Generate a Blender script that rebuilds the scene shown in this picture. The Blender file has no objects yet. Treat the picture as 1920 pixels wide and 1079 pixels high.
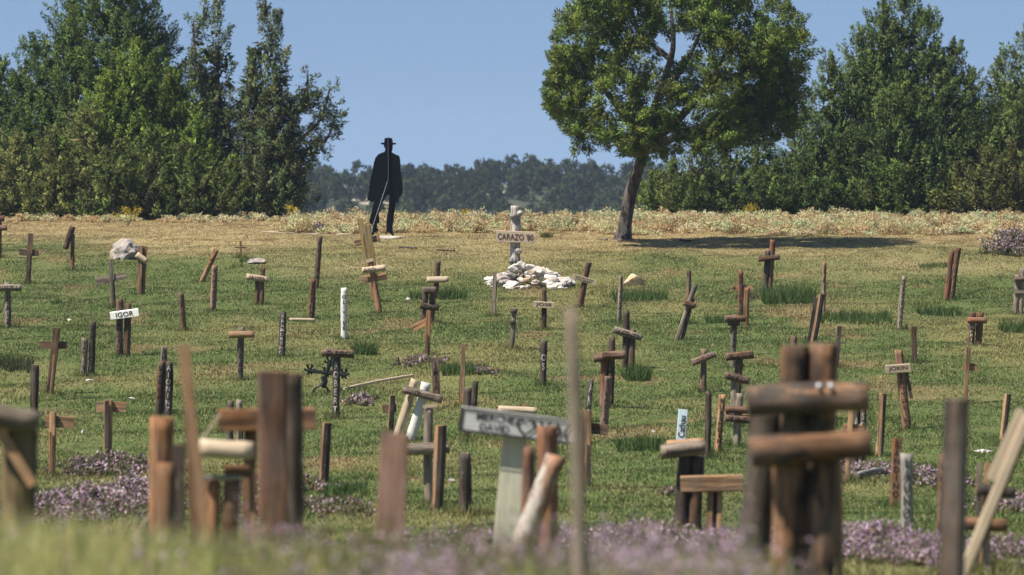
import bpy, math, random
import numpy as np
from mathutils import Matrix, Vector
random.seed(7); rng = np.random.default_rng(11)
SC = bpy.context.scene; COL = SC.collection
F = 8000.0; HY = 345.0; CZ = 3.3            # focal length in photo pixels, eye level row, eye height
PITCH = math.atan((539.5-HY)/F)

# ------------------------------------------------------------------ helpers
def at(px, py, d):
    """world point at forward distance d seen at photo pixel px,py"""
    u = (px-960)/F; v = -(py-539.5)/F
    cp, sp = math.cos(PITCH), math.sin(PITCH)
    y = cp + v*sp; z = -sp + v*cp
    return Vector((u/y*d, d, CZ + z/y*d))

PD = [-30, 0, 9, 11, 12, 13, 14.5, 17, 20, 25, 29, 34, 38, 48, 60, 67, 77, 85, 92, 95, 97, 100, 106, 112, 118, 126, 150, 190, 230, 330, 420, 470, 520, 535, 600, 800, 1500]
PZ = [-1.3, -1.25, -1.25, -1.22, -1.2, -1.26, -1.5, -1.85, -2.1, -2.375, -2.556, -2.78, -2.92, -3.15, -2.96, -2.72, -2.36, -1.97, -1.48, -1.40, -1.30, -1.19, -1.0, -.9, -.9, -2, -6, -11, -14, -14, -8, -3.4, -.6, -.3, -5, -22, -40]
def pchip(xk, yk, x):
    xk = np.array(xk, float); yk = np.array(yk, float); h = np.diff(xk); dl = np.diff(yk)/h
    m = np.zeros_like(yk)
    for i in range(1, len(xk)-1):
        if dl[i-1]*dl[i] > 0:
            w1 = 2*h[i]+h[i-1]; w2 = h[i]+2*h[i-1]; m[i] = (w1+w2)/(w1/dl[i-1]+w2/dl[i])
    x = np.clip(x, xk[0], xk[-1]-1e-6); i = np.clip(np.searchsorted(xk, x, side='right')-1, 0, len(xk)-2)
    t = (x-xk[i])/h[i]
    return (2*t**3-3*t**2+1)*yk[i] + (t**3-2*t**2+t)*h[i]*m[i] + (-2*t**3+3*t**2)*yk[i+1] + (t**3-t**2)*h[i]*m[i+1]
_ph = np.random.default_rng(3)
_K = [(_ph.uniform(-1, 1), _ph.uniform(-1, 1), _ph.uniform(0, 6.28)) for _ in range(14)]
def vn(x, y, s):
    o = 0
    for a, b, p in _K: o = o + np.sin((a*x+b*y)*s*6.28+p*3*s)
    return o/5.3
def lat(x, y, seed=0):
    '''lattice noise, -1..1'''
    x = np.asarray(x, float)+seed*13.7; y = np.asarray(y, float)+seed*7.3; xi = np.floor(x); yi = np.floor(y); fx = x-xi; fy = y-yi; fx = fx*fx*(3-2*fx); fy = fy*fy*(3-2*fy)
    def hs(a, b): q = np.sin(a*127.1+b*311.7+seed*74.7)*43758.5453; return (q-np.floor(q))*2-1
    return (hs(xi, yi)*(1-fx)+hs(xi+1, yi)*fx)*(1-fy)+(hs(xi, yi+1)*(1-fx)+hs(xi+1, yi+1)*fx)*fy
def fbm(x, y, seed=0): return lat(x, y, seed)+.5*lat(x*2.1, y*2.1, seed+1)+.25*lat(x*4.3, y*4.3, seed+2)
def sst(a, b, x):
    t = np.clip((x-a)/(b-a), 0, 1); return t*t*(3-2*t)
def G(x, d):
    x = np.asarray(x, float); d = np.asarray(d, float)
    z = CZ + pchip(PD, PZ, d)
    amp = 0.022*sst(10, 20, d)*(1-sst(96, 104, d)) + 0.008
    z = z + amp*vn(x, d, .42) + amp*.35*vn(x+7, d, 1.1)
    px = 960 + x/np.maximum(d, 4)*F
    z = z - .26*sst(1380, 1600, px)*sst(6, 9, d)*(1-sst(15, 19, d))
    z = z + .03*vn(x, d*0, .35)*sst(9, 11, d)*(1-sst(15, 19, d))
    far = sst(300, 460, d)
    z = z + far*(1.2*vn(x, d*.3, .03) - 1.5*np.clip((x+5)/60, -1, 1)*0 )
    # a little swell round the mounds seen behind the leaning white log
    for mx, md, r, h in MOUNDS:
        z = z + h*np.exp(-((x-mx)**2+((d-md)*.6)**2)/r**2)
    return z
MOUNDS = []
def g1(x, d): return float(G(x, d))
def hit(px, py, dmin=20.0, dmax=118.0):
    ds = np.linspace(dmin, dmax, 2500)
    p0 = at(px, py, 1.0); xs = p0.x*ds; zs = CZ + (p0.z-CZ)*ds
    below = zs < G(xs, ds)
    i = int(np.argmax(below)) if below.any() else len(ds)-1
    return float(ds[i])
MOUNDS += [(at(850, 700, 63).x, 63.5, 1.0, .10), (at(1225, 840, 50).x, 50, .8, .08), (at(640, 560, 80).x, 80, 1.2, .06), (at(20, 690, 65).x, 65, .7, .12)]

def tag(o, label=None, cat=None, group=None, kind=None):
    if label: o['label'] = label
    if cat: o['category'] = cat
    if group: o['group'] = group
    if kind: o['kind'] = kind
    return o
def empty(name, loc):
    o = bpy.data.objects.new(name, None); COL.objects.link(o); o.location = loc; o.empty_display_size = .2
    return o
def link(name, me, mats, parent=None, loc=None):
    for m in (mats if isinstance(mats, (list, tuple)) else [mats]): me.materials.append(m)
    o = bpy.data.objects.new(name, me); COL.objects.link(o)
    if loc is not None: o.location = loc
    if parent: o.parent = parent
    return o
def np_mesh(name, V, Fc, tint=None, smooth=False, nrm=None):
    """V (n,3), Fc (m,k) -> mesh with optional per-vertex tint"""
    me = bpy.data.meshes.new(name); n = len(V); m, k = Fc.shape
    me.vertices.add(n); me.vertices.foreach_set('co', np.ascontiguousarray(V, dtype=np.float32).ravel())
    me.loops.add(m*k); me.loops.foreach_set('vertex_index', np.ascontiguousarray(Fc, dtype=np.int32).ravel())
    me.polygons.add(m); me.polygons.foreach_set('loop_start', np.arange(0, m*k, k, dtype=np.int32))
    me.polygons.foreach_set('use_smooth', np.full(m, smooth))
    if tint is not None:
        a = me.attributes.new('tint', 'FLOAT_COLOR', 'POINT')
        c = np.ones((n, 4), np.float32); c[:, :3] = tint; a.data.foreach_set('color', c.ravel())
    if nrm is not None:
        a = me.attributes.new('leaf_normal', 'FLOAT_VECTOR', 'POINT'); a.data.foreach_set('vector', np.ascontiguousarray(nrm, dtype=np.float32).ravel())
    me.update(calc_edges=True); me.validate(); return me

# ------------------------------------------------------------------ materials
def newmat(name):
    m = bpy.data.materials.new(name); m.use_nodes = True
    nt = m.node_tree; return m, nt, nt.nodes['Principled BSDF'], nt.nodes['Material Output']
def N(nt, t, **kw):
    n = nt.nodes.new(t)
    for k, v in kw.items(): setattr(n, k, v)
    return n
def ramp(nt, stops):
    r = N(nt, 'ShaderNodeValToRGB'); e = r.color_ramp.elements
    while len(e) < len(stops): e.new(.5)
    for q, (p, c) in zip(e, stops):
        q.position = p; q.color = (c[0], c[1], c[2], 1) if hasattr(c, '__len__') else (c, c, c, 1)
    return r
def mixc(nt, fac, a, b, blend='MIX'):
    m = N(nt, 'ShaderNodeMix', data_type='RGBA', blend_type=blend)
    for s, v in ((0, fac), (6, a), (7, b)):
        if hasattr(v, 'is_output') or isinstance(v, bpy.types.NodeSocket): nt.links.new(v, m.inputs[s])
        elif s == 0: m.inputs[0].default_value = v
        else: m.inputs[s].default_value = (*v, 1)
    return m.outputs[2]
def maprange(nt, v, a, b, c=0., d=1.):
    m = N(nt, 'ShaderNodeMapRange'); nt.links.new(v, m.inputs[0])
    for i, q in enumerate((a, b, c, d)): m.inputs[i+1].default_value = q
    return m.outputs[0]
def noise(nt, vec, scale, detail=4, rough=.6, stretch=None):
    if stretch:
        mp = N(nt, 'ShaderNodeMapping'); nt.links.new(vec, mp.inputs[0]); mp.inputs['Scale'].default_value = stretch; vec = mp.outputs[0]
    n = N(nt, 'ShaderNodeTexNoise'); nt.links.new(vec, n.inputs['Vector'])
    n.inputs['Scale'].default_value = scale; n.inputs['Detail'].default_value = detail; n.inputs['Roughness'].default_value = rough
    return n.outputs[0]

def wood(name, col, dark=.45, light=1.5, blotch=None, bf=(.55, .7), rough=.85, bscale=9):
    m, nt, p, out = newmat(name)
    tc = N(nt, 'ShaderNodeTexCoord'); oi = N(nt, 'ShaderNodeObjectInfo')
    off = N(nt, 'ShaderNodeVectorMath', operation='MULTIPLY_ADD')
    nt.links.new(oi.outputs['Random'], off.inputs[0]); off.inputs[1].default_value = (31, 17, 53); nt.links.new(tc.outputs['Object'], off.inputs[2])
    v = off.outputs[0]
    g = noise(nt, v, 1, 5, .65, (70, 70, 6))
    r = ramp(nt, [(.28, [c*dark for c in col]), (.5, col), (.72, [min(c*light, .85) for c in col])]); nt.links.new(g, r.inputs[0])
    c = r.outputs[0]
    s2 = noise(nt, v, 1, 4, .7, (22, 22, 1.6)); c = c if dark >= .75 else mixc(nt, maprange(nt, s2, .46, .58, 0, .9), c, [q*.22 for q in col])
    if blotch:
        b = noise(nt, v, bscale, 5, .75, (1, 1, .45)); f = maprange(nt, b, bf[0], bf[1])
        c = mixc(nt, f, c, blotch)
    w = noise(nt, v, 3.5, 3); c = mixc(nt, maprange(nt, w, .35, .7, 0, .25), c, (.26, .23, .20))
    hv = N(nt, 'ShaderNodeHueSaturation'); nt.links.new(c, hv.inputs['Color'])
    nt.links.new(maprange(nt, oi.outputs['Random'], 0, 1, .7, 1.25), hv.inputs['Value'])
    nt.links.new(hv.outputs[0], p.inputs['Base Color']); p.inputs['Roughness'].default_value = rough
    p.inputs['Specular IOR Level'].default_value = .25
    bp = N(nt, 'ShaderNodeBump'); bp.inputs['Strength'].default_value = .7; bp.inputs['Distance'].default_value = .006
    nt.links.new(g, bp.inputs['Height']); nt.links.new(bp.outputs[0], p.inputs['Normal'])
    return m
W = {
 'bark': wood('brown_bark_wood', (.135, .066, .032), blotch=(.035, .022, .015), bf=(.5, .62)),
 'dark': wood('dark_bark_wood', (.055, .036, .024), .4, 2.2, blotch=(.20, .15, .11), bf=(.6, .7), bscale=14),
 'grey': wood('grey_weathered_wood', (.23, .18, .135), blotch=(.08, .06, .045), bf=(.55, .68)),
 'red': wood('reddish_brown_wood', (.17, .068, .030), blotch=(.06, .03, .018), bf=(.58, .7)),
 'tan': wood('tan_plank_wood', (.36, .205, .10), .7, 1.3, blotch=(.22, .12, .06), bf=(.6, .75)),
 'orange': wood('orange_sawn_wood', (.25, .115, .048), .6, 1.3, blotch=(.12, .06, .03), bf=(.6, .72)),
 'pale': wood('pale_peeled_wood', (.50, .39, .27), .75, 1.25, blotch=(.35, .22, .12), bf=(.6, .75)),
 'olive': wood('olive_brown_plank', (.24, .165, .065), .65, 1.3),
 'white': wood('white_painted_wood', (.78, .76, .71), .85, 1.05, blotch=(.30, .24, .18), bf=(.68, .74), bscale=25),
 'bluewhite': wood('pale_blue_white_board', (.55, .64, .72), .9, 1.05),
 'greywhite': wood('chalky_grey_paint_wood', (.20, .19, .165), .76, 1.35, blotch=(.13, .11, .09), bf=(.55, .68)),
 'sage': wood('faded_sage_painted_wood', (.42, .41, .31), .8, 1.15),
 'pink': wood('pinkish_grey_wood', (.22, .125, .085), .6, 1.4, blotch=(.17, .13, .11), bf=(.55, .7)),
 'peel': wood('peeling_rusty_white_log', (.30, .15, .08), blotch=(.38, .34, .30), bf=(.50, .58), bscale=6),
 'signwhite': wood('whitewashed_board', (.50, .50, .48), .85, 1.15),
 'oldlog': wood('old_dark_mottled_log', (.19, .095, .045), .3, 2.2, blotch=(.028, .018, .013), bf=(.49, .57), bscale=7),
 'knotty': wood('silvery_knotty_trunk', (.36, .33, .30), .45, 1.35, blotch=(.10, .08, .07), bf=(.56, .66)),
}
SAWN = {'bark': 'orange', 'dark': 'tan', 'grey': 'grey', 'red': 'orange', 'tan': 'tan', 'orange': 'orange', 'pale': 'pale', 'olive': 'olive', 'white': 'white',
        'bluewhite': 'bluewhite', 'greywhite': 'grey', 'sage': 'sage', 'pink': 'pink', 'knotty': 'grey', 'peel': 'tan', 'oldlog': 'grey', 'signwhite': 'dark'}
def plain(name, col, rough=.8, metal=0., var=.25, scale=8):
    m, nt, p, out = newmat(name); tc = N(nt, 'ShaderNodeTexCoord')
    g = noise(nt, tc.outputs['Object'], scale, 5)
    r = ramp(nt, [(.3, [c*(1-var) for c in col]), (.7, [c*(1+var) for c in col])]); nt.links.new(g, r.inputs[0])
    nt.links.new(r.outputs[0], p.inputs['Base Color']); p.inputs['Roughness'].default_value = rough; p.inputs['Metallic'].default_value = metal
    return m
INK = plain('black_paint_lettering', (.018, .014, .012)); WINK = plain('white_paint_lettering', (.34, .31, .28))
BRN = plain('burnt_brown_lettering', (.06, .025, .014))
IRON = plain('black_wrought_iron', (.012, .012, .013), .5, .3)
STEEL = plain('black_painted_steel', (.004, .005, .009), .95, 0., .3, 2); BRIGHT = plain('bare_steel_rod', (.55, .55, .57), .5, .2, .5, 30)
STEEL.node_tree.nodes['Principled BSDF'].inputs['Specular IOR Level'].default_value = .05
CONC = plain('pale_concrete', (.36, .33, .29), .9, 0, .2, 6)

def leafmat(name, transl=.25, spec=.2, soft=False):
    m, nt, p, out = newmat(name); a = N(nt, 'ShaderNodeAttribute', attribute_name='tint')
    nt.links.new(a.outputs['Color'], p.inputs['Base Color']); p.inputs['Roughness'].default_value = .65; p.inputs['Specular IOR Level'].default_value = spec
    t = N(nt, 'ShaderNodeBsdfTranslucent'); nt.links.new(a.outputs['Color'], t.inputs[0])
    mx = N(nt, 'ShaderNodeMixShader'); mx.inputs[0].default_value = transl
    if soft:      # sprays shade as rounded plumes
        na = N(nt, 'ShaderNodeAttribute', attribute_name='leaf_normal'); vm = N(nt, 'ShaderNodeVectorMath', operation='NORMALIZE'); nt.links.new(na.outputs['Vector'], vm.inputs[0])
        nt.links.new(vm.outputs[0], p.inputs['Normal'])
    nt.links.new(p.outputs[0], mx.inputs[1]); nt.links.new(t.outputs[0], mx.inputs[2]); nt.links.new(mx.outputs[0], out.inputs[0])
    return m
LEAF = leafmat('juniper_foliage', .38, .1, True); NEARG = leafmat('long_grass_blades', .5); GRASS = leafmat('grass_blades', .3); FLOW = leafmat('flower_sprigs', .2)
FARLEAF = leafmat('far_woodland_foliage', .2, .1, True)
def barkmat(name, a, b):
    m, nt, p, out = newmat(name); tc = N(nt, 'ShaderNodeTexCoord')
    g = noise(nt, tc.outputs['Object'], 1, 6, .7, (11, 11, 1.6)); r = ramp(nt, [(.38, a), (.62, b)]); nt.links.new(g, r.inputs[0])
    nt.links.new(r.outputs[0], p.inputs['Base Color']); p.inputs['Roughness'].default_value = .9
    bp = N(nt, 'ShaderNodeBump'); bp.inputs['Strength'].default_value = 1; bp.inputs['Distance'].default_value = .05
    nt.links.new(g, bp.inputs['Height']); nt.links.new(bp.outputs[0], p.inputs['Normal']); return m
TRUNK = barkmat('juniper_trunk_bark', (.013, .010, .009), (.135, .11, .10))
def stonemat(name, base, warm, dark):
    m, nt, p, out = newmat(name); tc = N(nt, 'ShaderNodeTexCoord'); oi = N(nt, 'ShaderNodeObjectInfo')
    off = N(nt, 'ShaderNodeVectorMath', operation='MULTIPLY_ADD'); nt.links.new(oi.outputs['Random'], off.inputs[0])
    off.inputs[1].default_value = (31, 17, 53); nt.links.new(tc.outputs['Object'], off.inputs[2]); v = off.outputs[0]
    c = mixc(nt, maprange(nt, noise(nt, v, 4, 3), .52, .64), base, warm)
    c = mixc(nt, maprange(nt, noise(nt, v, 11, 6, .75), .55, .68, 0, .85), c, dark)
    nt.links.new(c, p.inputs['Base Color']); p.inputs['Roughness'].default_value = .95
    bp = N(nt, 'ShaderNodeBump'); bp.inputs['Strength'].default_value = .8; bp.inputs['Distance'].default_value = .02
    nt.links.new(noise(nt, v, 18, 6), bp.inputs['Height']); nt.links.new(bp.outputs[0], p.inputs['Normal']); return m
ST_W = stonemat('white_limestone', (.52, .49, .45), (.50, .34, .20), (.17, .155, .15))
ST_G = stonemat('lichened_grey_boulder', (.30, .265, .245), (.40, .32, .25), (.06, .055, .055))
ST_O = stonemat('ochre_boulder', (.50, .38, .25), (.52, .30, .14), (.24, .19, .15))

# turf: green on the slope, straw on the ridge, mottled
def turf_colour(x, d, n=None):
    """tint of the grass growing at x,d (natural patches of species and drought)"""
    dry = sst(84, 105, d + 7*fbm(x*.3, d*.16, 3))
    yel = sst(-.35, 1.25, 1.5*fbm(x*.42, d*.2, 5) + .35*lat(x*3, d*1.1, 8))
    green = np.array([.083, .120, .033]); yg = np.array([.235, .205, .082]); straw = np.array([.42, .315, .165])
    c = green + (yg-green)*(yel*.62)[..., None]
    c = c + (straw-c)*(dry*.88)[..., None]
    th = sst(.55, .95, fbm(x*.8, d*.33, 31)); c = c + (np.array([.24, .165, .085])-c)*(th*.6)[..., None]
    return c
def groundmat():
    m, nt, p, out = newmat('meadow_turf'); a = N(nt, 'ShaderNodeAttribute', attribute_name='tint'); gm = N(nt, 'ShaderNodeNewGeometry')
    v = gm.outputs['Position']
    c = mixc(nt, maprange(nt, noise(nt, v, 3.2, 6, .7), .45, .7, 0, .55), a.outputs['Color'], (.20, .15, .085))
    c = mixc(nt, maprange(nt, noise(nt, v, 14, 5, .7), .4, .65, 0, .5), c, (.045, .05, .018))
    nt.links.new(c, p.inputs['Base Color']); p.inputs['Roughness'].default_value = .95; p.inputs['Specular IOR Level'].default_value = .1
    bp = N(nt, 'ShaderNodeBump'); bp.inputs['Strength'].default_value = .6; bp.inputs['Distance'].default_value = .03
    nt.links.new(noise(nt, v, 12, 6), bp.inputs['Height']); nt.links.new(bp.outputs[0], p.inputs['Normal']); return m
def hillmat():
    m, nt, p, out = newmat('scrubby_hillside'); gm = N(nt, 'ShaderNodeNewGeometry'); v = gm.outputs['Position']
    c = mixc(nt, maprange(nt, noise(nt, v, .16, 5, .6), 0.585, .64), (.035, .045, .020), (.42, .36, .29))
    c = mixc(nt, maprange(nt, noise(nt, v, 1.2, 5, .7), .45, .65, 0, .7), c, (.06, .065, .03))
    nt.links.new(c, p.inputs['Base Color']); p.inputs['Roughness'].default_value = .95; return m

# ------------------------------------------------------------------ ground, hills, path
def grid_mesh(name, xs_fn, ds, nx, tint=True, lift=0.):
    ds = np.array(ds); U = np.linspace(-1, 1, nx); X = []; D = []
    for d in ds: X.append(xs_fn(d, U)); D.append(np.full(nx, d))
    X = np.array(X); D = np.array(D); Z = G(X, D) + lift
    V = np.stack([X, D, Z], -1).reshape(-1, 3); n = len(ds)
    i = np.arange((n-1)*nx).reshape(n-1, nx)[:, :-1].ravel()
    Fc = np.stack([i, i+1, i+nx+1, i+nx], -1)
    t = turf_colour(V[:, 0], V[:, 1]) if tint else None
    return np_mesh(name, V, Fc, t, True)
ds = list(np.arange(-30, 8, 2.)) + list(np.arange(8, 20, .25)) + list(np.arange(20, 120, .3)) + list(np.arange(120, 231, 5))
sx = lambda d, U: np.sign(U)*(np.abs(U)**2.2)*220 + U*(4+max(d, 0)*.13)
go = link('ground', grid_mesh('ground', sx, ds, 261), groundmat()); tag(go, kind='structure')
ds = list(np.arange(230, 420, 10.)) + list(np.arange(420, 560, 3.)) + list(np.arange(560, 1500, 40.))
hx = lambda d, U: np.sign(U)*(np.abs(U)**2)*900 + U*70
ho = link('hills', grid_mesh('hills', hx, ds, 161, False), hillmat()); tag(ho, kind='structure')
# bare earth path beside the figure
def path():
    V = []; nx = 60; nd = 9
    for j in range(nd):
        for i in range(nx):
            px = 490+ i/(nx-1)*180; d0 = 101.2 - .9*(i/(nx-1)) + .25*math.sin(i*.35); wd = .55*(math.sin(math.pi*(i+.5)/nx)**.5)
            d = d0 + (j/(nd-1)-.5)*2*wd + .12*math.sin(i*.9+j); x = at(px, 440, d).x
            V.append((x, d, g1(x, d)+.012))
    i = np.arange((nd-1)*nx).reshape(nd-1, nx)[:, :-1].ravel()
    me = np_mesh('path', np.array(V), np.stack([i, i+1, i+nx+1, i+nx], -1), None, True)
    return tag(link('path', me, plain('bare_pale_earth', (.36, .29, .21), .95, 0, .2, 3)), kind='structure')
path()

# ------------------------------------------------------------------ grave markers
def ring_mesh(L, w, t, sec, rnd, seg=.06):
    """member along local Z, width on X, front on -Y; returns mesh with slot 0 = outside, slot 1 = sawn"""
    if sec == 'round':
        A = [(-math.cos(a)*w/2, -math.sin(a)*t/2, 0) for a in np.linspace(0, 2*math.pi, 13)[:-1]]
    elif sec == 'half':
        A = [(-math.cos(a)*w/2, t/2 - math.sin(a)*t, 0) for a in np.linspace(0, math.pi, 9)] ; A = [(x, y, 0) for x, y, _ in A]
        A[-1] = (A[-1][0], A[-1][1], 1)                  # the edge that starts the flat sawn back
    elif sec == 'board':
        b = min(w, t)*.12
        A = [(-w/2, t/2-b, 1), (-w/2, -t/2+b, 0), (-w/2+b, -t/2, 0), (w/2-b, -t/2, 0), (w/2, -t/2+b, 1), (w/2, t/2-b, 0), (w/2-b, t/2, 0), (-w/2+b, t/2, 0)]
    elif sec == 'tri':   # split wedge: sawn face to the left, bark to the front
        A = [(-w/2, t/2, 1), (-w*.22, -t/2, 0), (w*.15, -t*.45, 0), (w*.45, -t*.1, 0), (w/2, t*.4, 0)]
    n = len(A); k = max(2, int(L/seg)+1); V = []; Fs = []; MI = []
    jit = {'round': .10, 'half': .10, 'board': .02, 'tri': .05}[sec]
    cx = cy = 0; s0 = rnd.uniform(.97, 1.04); s1 = rnd.uniform(.94, 1.03); ph = rnd.uniform(0, 6); bend = rnd.uniform(-1, 1)*.012*L if sec != 'board' else 0
    per = [1+rnd.uniform(-jit, jit) for _ in range(n)]
    slx = rnd.uniform(-.12, .12)*(.3 if sec == 'board' else 1)
    for i in range(k+1):
        f = i/k; s = s0+(s1-s0)*f + (jit*.5*math.sin(ph+f*L*9) if sec != 'board' else 0)
        for j, (x, y, _) in enumerate(A):
            q = s*per[j]*(1+rnd.uniform(-jit, jit)*.5)
            z = f*L + (slx*x if i in (0, k) else 0)
            V.append((x*q + bend*math.sin(f*math.pi), y*q, z))
    for i in range(k):
        for j in range(n):
            a = i*n+j; b = i*n+(j+1) % n; Fs.append((a, b, b+n, a+n)); MI.append(int(A[j][2]))
    Fs.append(tuple(range(n-1, -1, -1))); MI.append(1)
    Fs.append(tuple(range(k*n, k*n+n))); MI.append(1)
    me = bpy.data.meshes.new('member'); me.from_pydata(V, [], Fs)
    import bmesh
    bm = bmesh.new(); bm.from_mesh(me); bmesh.ops.recalc_face_normals(bm, faces=bm.faces); bm.to_mesh(me); bm.free()
    me.polygons.foreach_set('material_index', MI)
    if sec in ('round', 'half'):
        me.polygons.foreach_set('use_smooth', [m == 0 for m in MI[:-2]] + [False, False])
    me.update(); return me
def text_mesh(body):
    cu = bpy.data.curves.new('t', 'FONT'); cu.body = body; cu.align_x = 'CENTER'; cu.align_y = 'CENTER'; cu.resolution_u = 3
    cu.space_line = .92; cu.offset = .012
    o = bpy.data.objects.new('t', cu); COL.objects.link(o); dg = bpy.context.evaluated_depsgraph_get()
    dg.update(); me = bpy.data.meshes.new_from_object(o.evaluated_get(dg)); bpy.data.objects.remove(o); bpy.data.curves.remove(cu)
    return me
TK = {'round': 1.0, 'half': .6, 'board': .3, 'tri': .8}
def front_y(u, w, t, sec):
    q = min(abs(2*u/w), .97)
    if sec == 'round': return -t/2*math.sqrt(1-q*q)
    if sec == 'half': return t/2 - t*math.sqrt(1-q*q)
    return -t/2
class P:   # a member: photo pixels of its two ends, width in px, section, wood, writing
    def __init__(s, x0, y0, x1, y1, w, sec='half', mat='bark', text=None, kind='post', off=0., yaw=0., ink=None, tpos=(.5, .8), tfill=.62, name=None, th=None, side=None, border=False, flat=False):
        s.__dict__.update(locals())
def B(*a, **k): k.setdefault('kind', 'beam'); k.setdefault('off', -1); return P(*a, **k)
NM = 0; SPOTS = []
def member(q, root, d, tp, base):
    w = q.w*d/F; t = (q.th if q.th else TK[q.sec])*w; rnd = random.Random(int(q.x0*7+q.y0*13+q.w))
    dd = d + (q.off*(t+tp)/2*.96 if q.kind == 'beam' else q.off)
    a = at(q.x0, q.y0, dd); b = at(q.x1, q.y1, dd)
    if q.kind == 'post':      # a top, b bottom: run on into the ground
        dirv = (b-a).normalized()
        if base:
            gz = g1(b.x, b.y); ext = (b.z-gz)/max(-dirv.z, .3); b = b + dirv*(ext+.14)
        z = (a-b).normalized(); o0 = b; L = (a-b).length
    else:
        z = (b-a).normalized(); o0 = a; L = (b-a).length
    y = Vector((0, 1, 0)); y = (y - z*y.dot(z)).normalized(); x = y.cross(z)
    R = Matrix((x, y, z)).transposed() @ Matrix.Rotation(math.radians(q.yaw), 3, 'Z')
    me = ring_mesh(L, w, t, q.sec, rnd)
    side = q.side or SAWN[q.mat]
    nm = q.name or ('post' if q.kind == 'post' else 'beam'); me.name = nm
    ob = link(nm, me, [W[q.mat], W[side]], root); M = R.to_4x4(); M.translation = o0 - Vector(root.location); ob.matrix_local = M
    if q.text:
        vis0 = 0.; 
        body = '\n'.join(q.text.replace('\n', '')) if (q.kind == 'post' and not q.flat) else q.text
        tm = text_mesh(body); co = np.empty(len(tm.vertices)*3, np.float32); tm.vertices.foreach_get('co', co); co = co.reshape(-1, 3)
        u = co[:, 0]-(co[:, 0].max()+co[:, 0].min())/2; v = co[:, 1]-(co[:, 1].max()+co[:, 1].min())/2
        W0 = u.max()-u.min(); H0 = v.max()-v.min()
        if q.kind == 'post' and not q.flat:
            aw = w*q.tfill; Lv = abs(q.y1-q.y0)*d/F; al = Lv*(q.tpos[1]-q.tpos[0]) if q.tpos != (.5, .8) else Lv*.86
            c0 = q.tpos[0] if q.tpos != (.5, .8) else .07; c1 = q.tpos[1] if q.tpos != (.5, .8) else .93
            sx_ = aw/W0; sz_ = (c1-c0)*Lv/H0; zc = L - Lv*(c0+c1)/2
            X = u*sx_; Z = v*sz_ + zc; cross = X
        elif q.kind == 'post':     # flat writing running up a board
            Lv = abs(q.y1-q.y0)*d/F; s_ = min(.8*Lv/W0, w*.62/H0); zc = L-Lv/2; Z = u*s_+zc; X = -v*s_*1.2; cross = X
        else:
            f0, f1 = q.tpos if q.tpos != (.5, .8) else (.12, .88)
            Z = u*((f1-f0)*L/W0) + L*(f0+f1)/2; X = -v*(w*q.tfill/H0); cross = X
        sec_ = q.sec
        Y = np.array([front_y(c, w, t, q.sec) for c in cross]) - max(.004, w*(.03 if sec_ == 'board' else .075))
        co = np.stack([X, Y, Z], -1).astype(np.float32); tm.vertices.foreach_set('co', co.ravel()); tm.update(); tm.name = 'lettering'
        to = link('lettering', tm, q.ink or (INK if q.mat not in ('dark',) else INK), ob)
    if q.border:
        bw = w*.09; V = []; Fs = []; y_ = -t/2-max(.004, w*.05)
        def strip(x0_, x1_, z0_, z1_):
            i = len(V); V.extend([(x0_, y_, z0_), (x1_, y_, z0_), (x1_, y_, z1_), (x0_, y_, z1_)]); Fs.append((i, i+1, i+2, i+3))
        h = w/2*.98; strip(-h, -h+bw, 0, L); strip(h-bw, h, 0, L); strip(-h+bw, h-bw, 0, bw*1.4); strip(-h+bw, h-bw, L-bw*1.4, L)
        n_ = 26; hs = []                                       # the painted heart
        for i in range(n_):
            a_ = i/n_*2*math.pi; hx_ = 16*math.sin(a_)**3; hy_ = 13*math.cos(a_)-5*math.cos(2*a_)-2*math.cos(3*a_)-math.cos(4*a_); hs.append((hx_, hy_))
        for i in range(n_):
            (a1, b1), (a2, b2) = hs[i], hs[(i+1) % n_]; k_ = w*.019; k2 = w*.027; zc = L*.56; j = len(V)
            V.extend([(-b1*k_, y_, zc+a1*k_), (-b2*k_, y_, zc+a2*k_), (-b2*k2, y_, zc+a2*k2), (-b1*k2, y_, zc+a1*k2)]); Fs.append((j, j+1, j+2, j+3))
        for (zz, amp_) in ((.68, 1), (.74, -1), (.82, 1), (.90, -1)):    # curling strokes
            for i in range(8):
                f0_, f1_ = i/8, (i+1)/8; j = len(V)
                za = L*(zz+.018*amp_*math.sin(f0_*4)); zb = L*(zz+.018*amp_*math.sin(f1_*4)); xa = w*(.34-.68*f0_); xb = w*(.34-.68*f1_)
                V.extend([(xa, y_, za), (xb, y_, zb), (xb, y_, zb+bw*1.2), (xa, y_, za+bw*1.2)]); Fs.append((j, j+1, j+2, j+3))
        bm_ = bpy.data.meshes.new('painted_border'); bm_.from_pydata(V, [], Fs); link('painted_border', bm_, INK, ob)
    return ob, t
def marker(label, pieces, d=None, name=None, cat=None, group='wooden markers standing in the graveyard meadow'):
    posts = [q for q in pieces if q.kind == 'post']; low = max(posts, key=lambda q: q.y1)
    if d is None: d = hit(low.x1, low.y1)
    b = at(low.x1, low.y1, d); root = empty(name or ('grave_cross' if len(pieces) > len(posts) else 'grave_post'), (b.x, d, g1(b.x, d)))
    tag(root, label, cat or ('grave cross' if len(pieces) > len(posts) else 'grave post'), group)
    tp = max((TK[q.sec] if not q.th else q.th)*q.w for q in posts)*d/F
    for q in pieces: member(q, root, d, tp, q.kind == 'post')
    SPOTS.append((b.x, d)); return root
H, R_, BD, T_ = 'half', 'round', 'board', 'tri'

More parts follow.
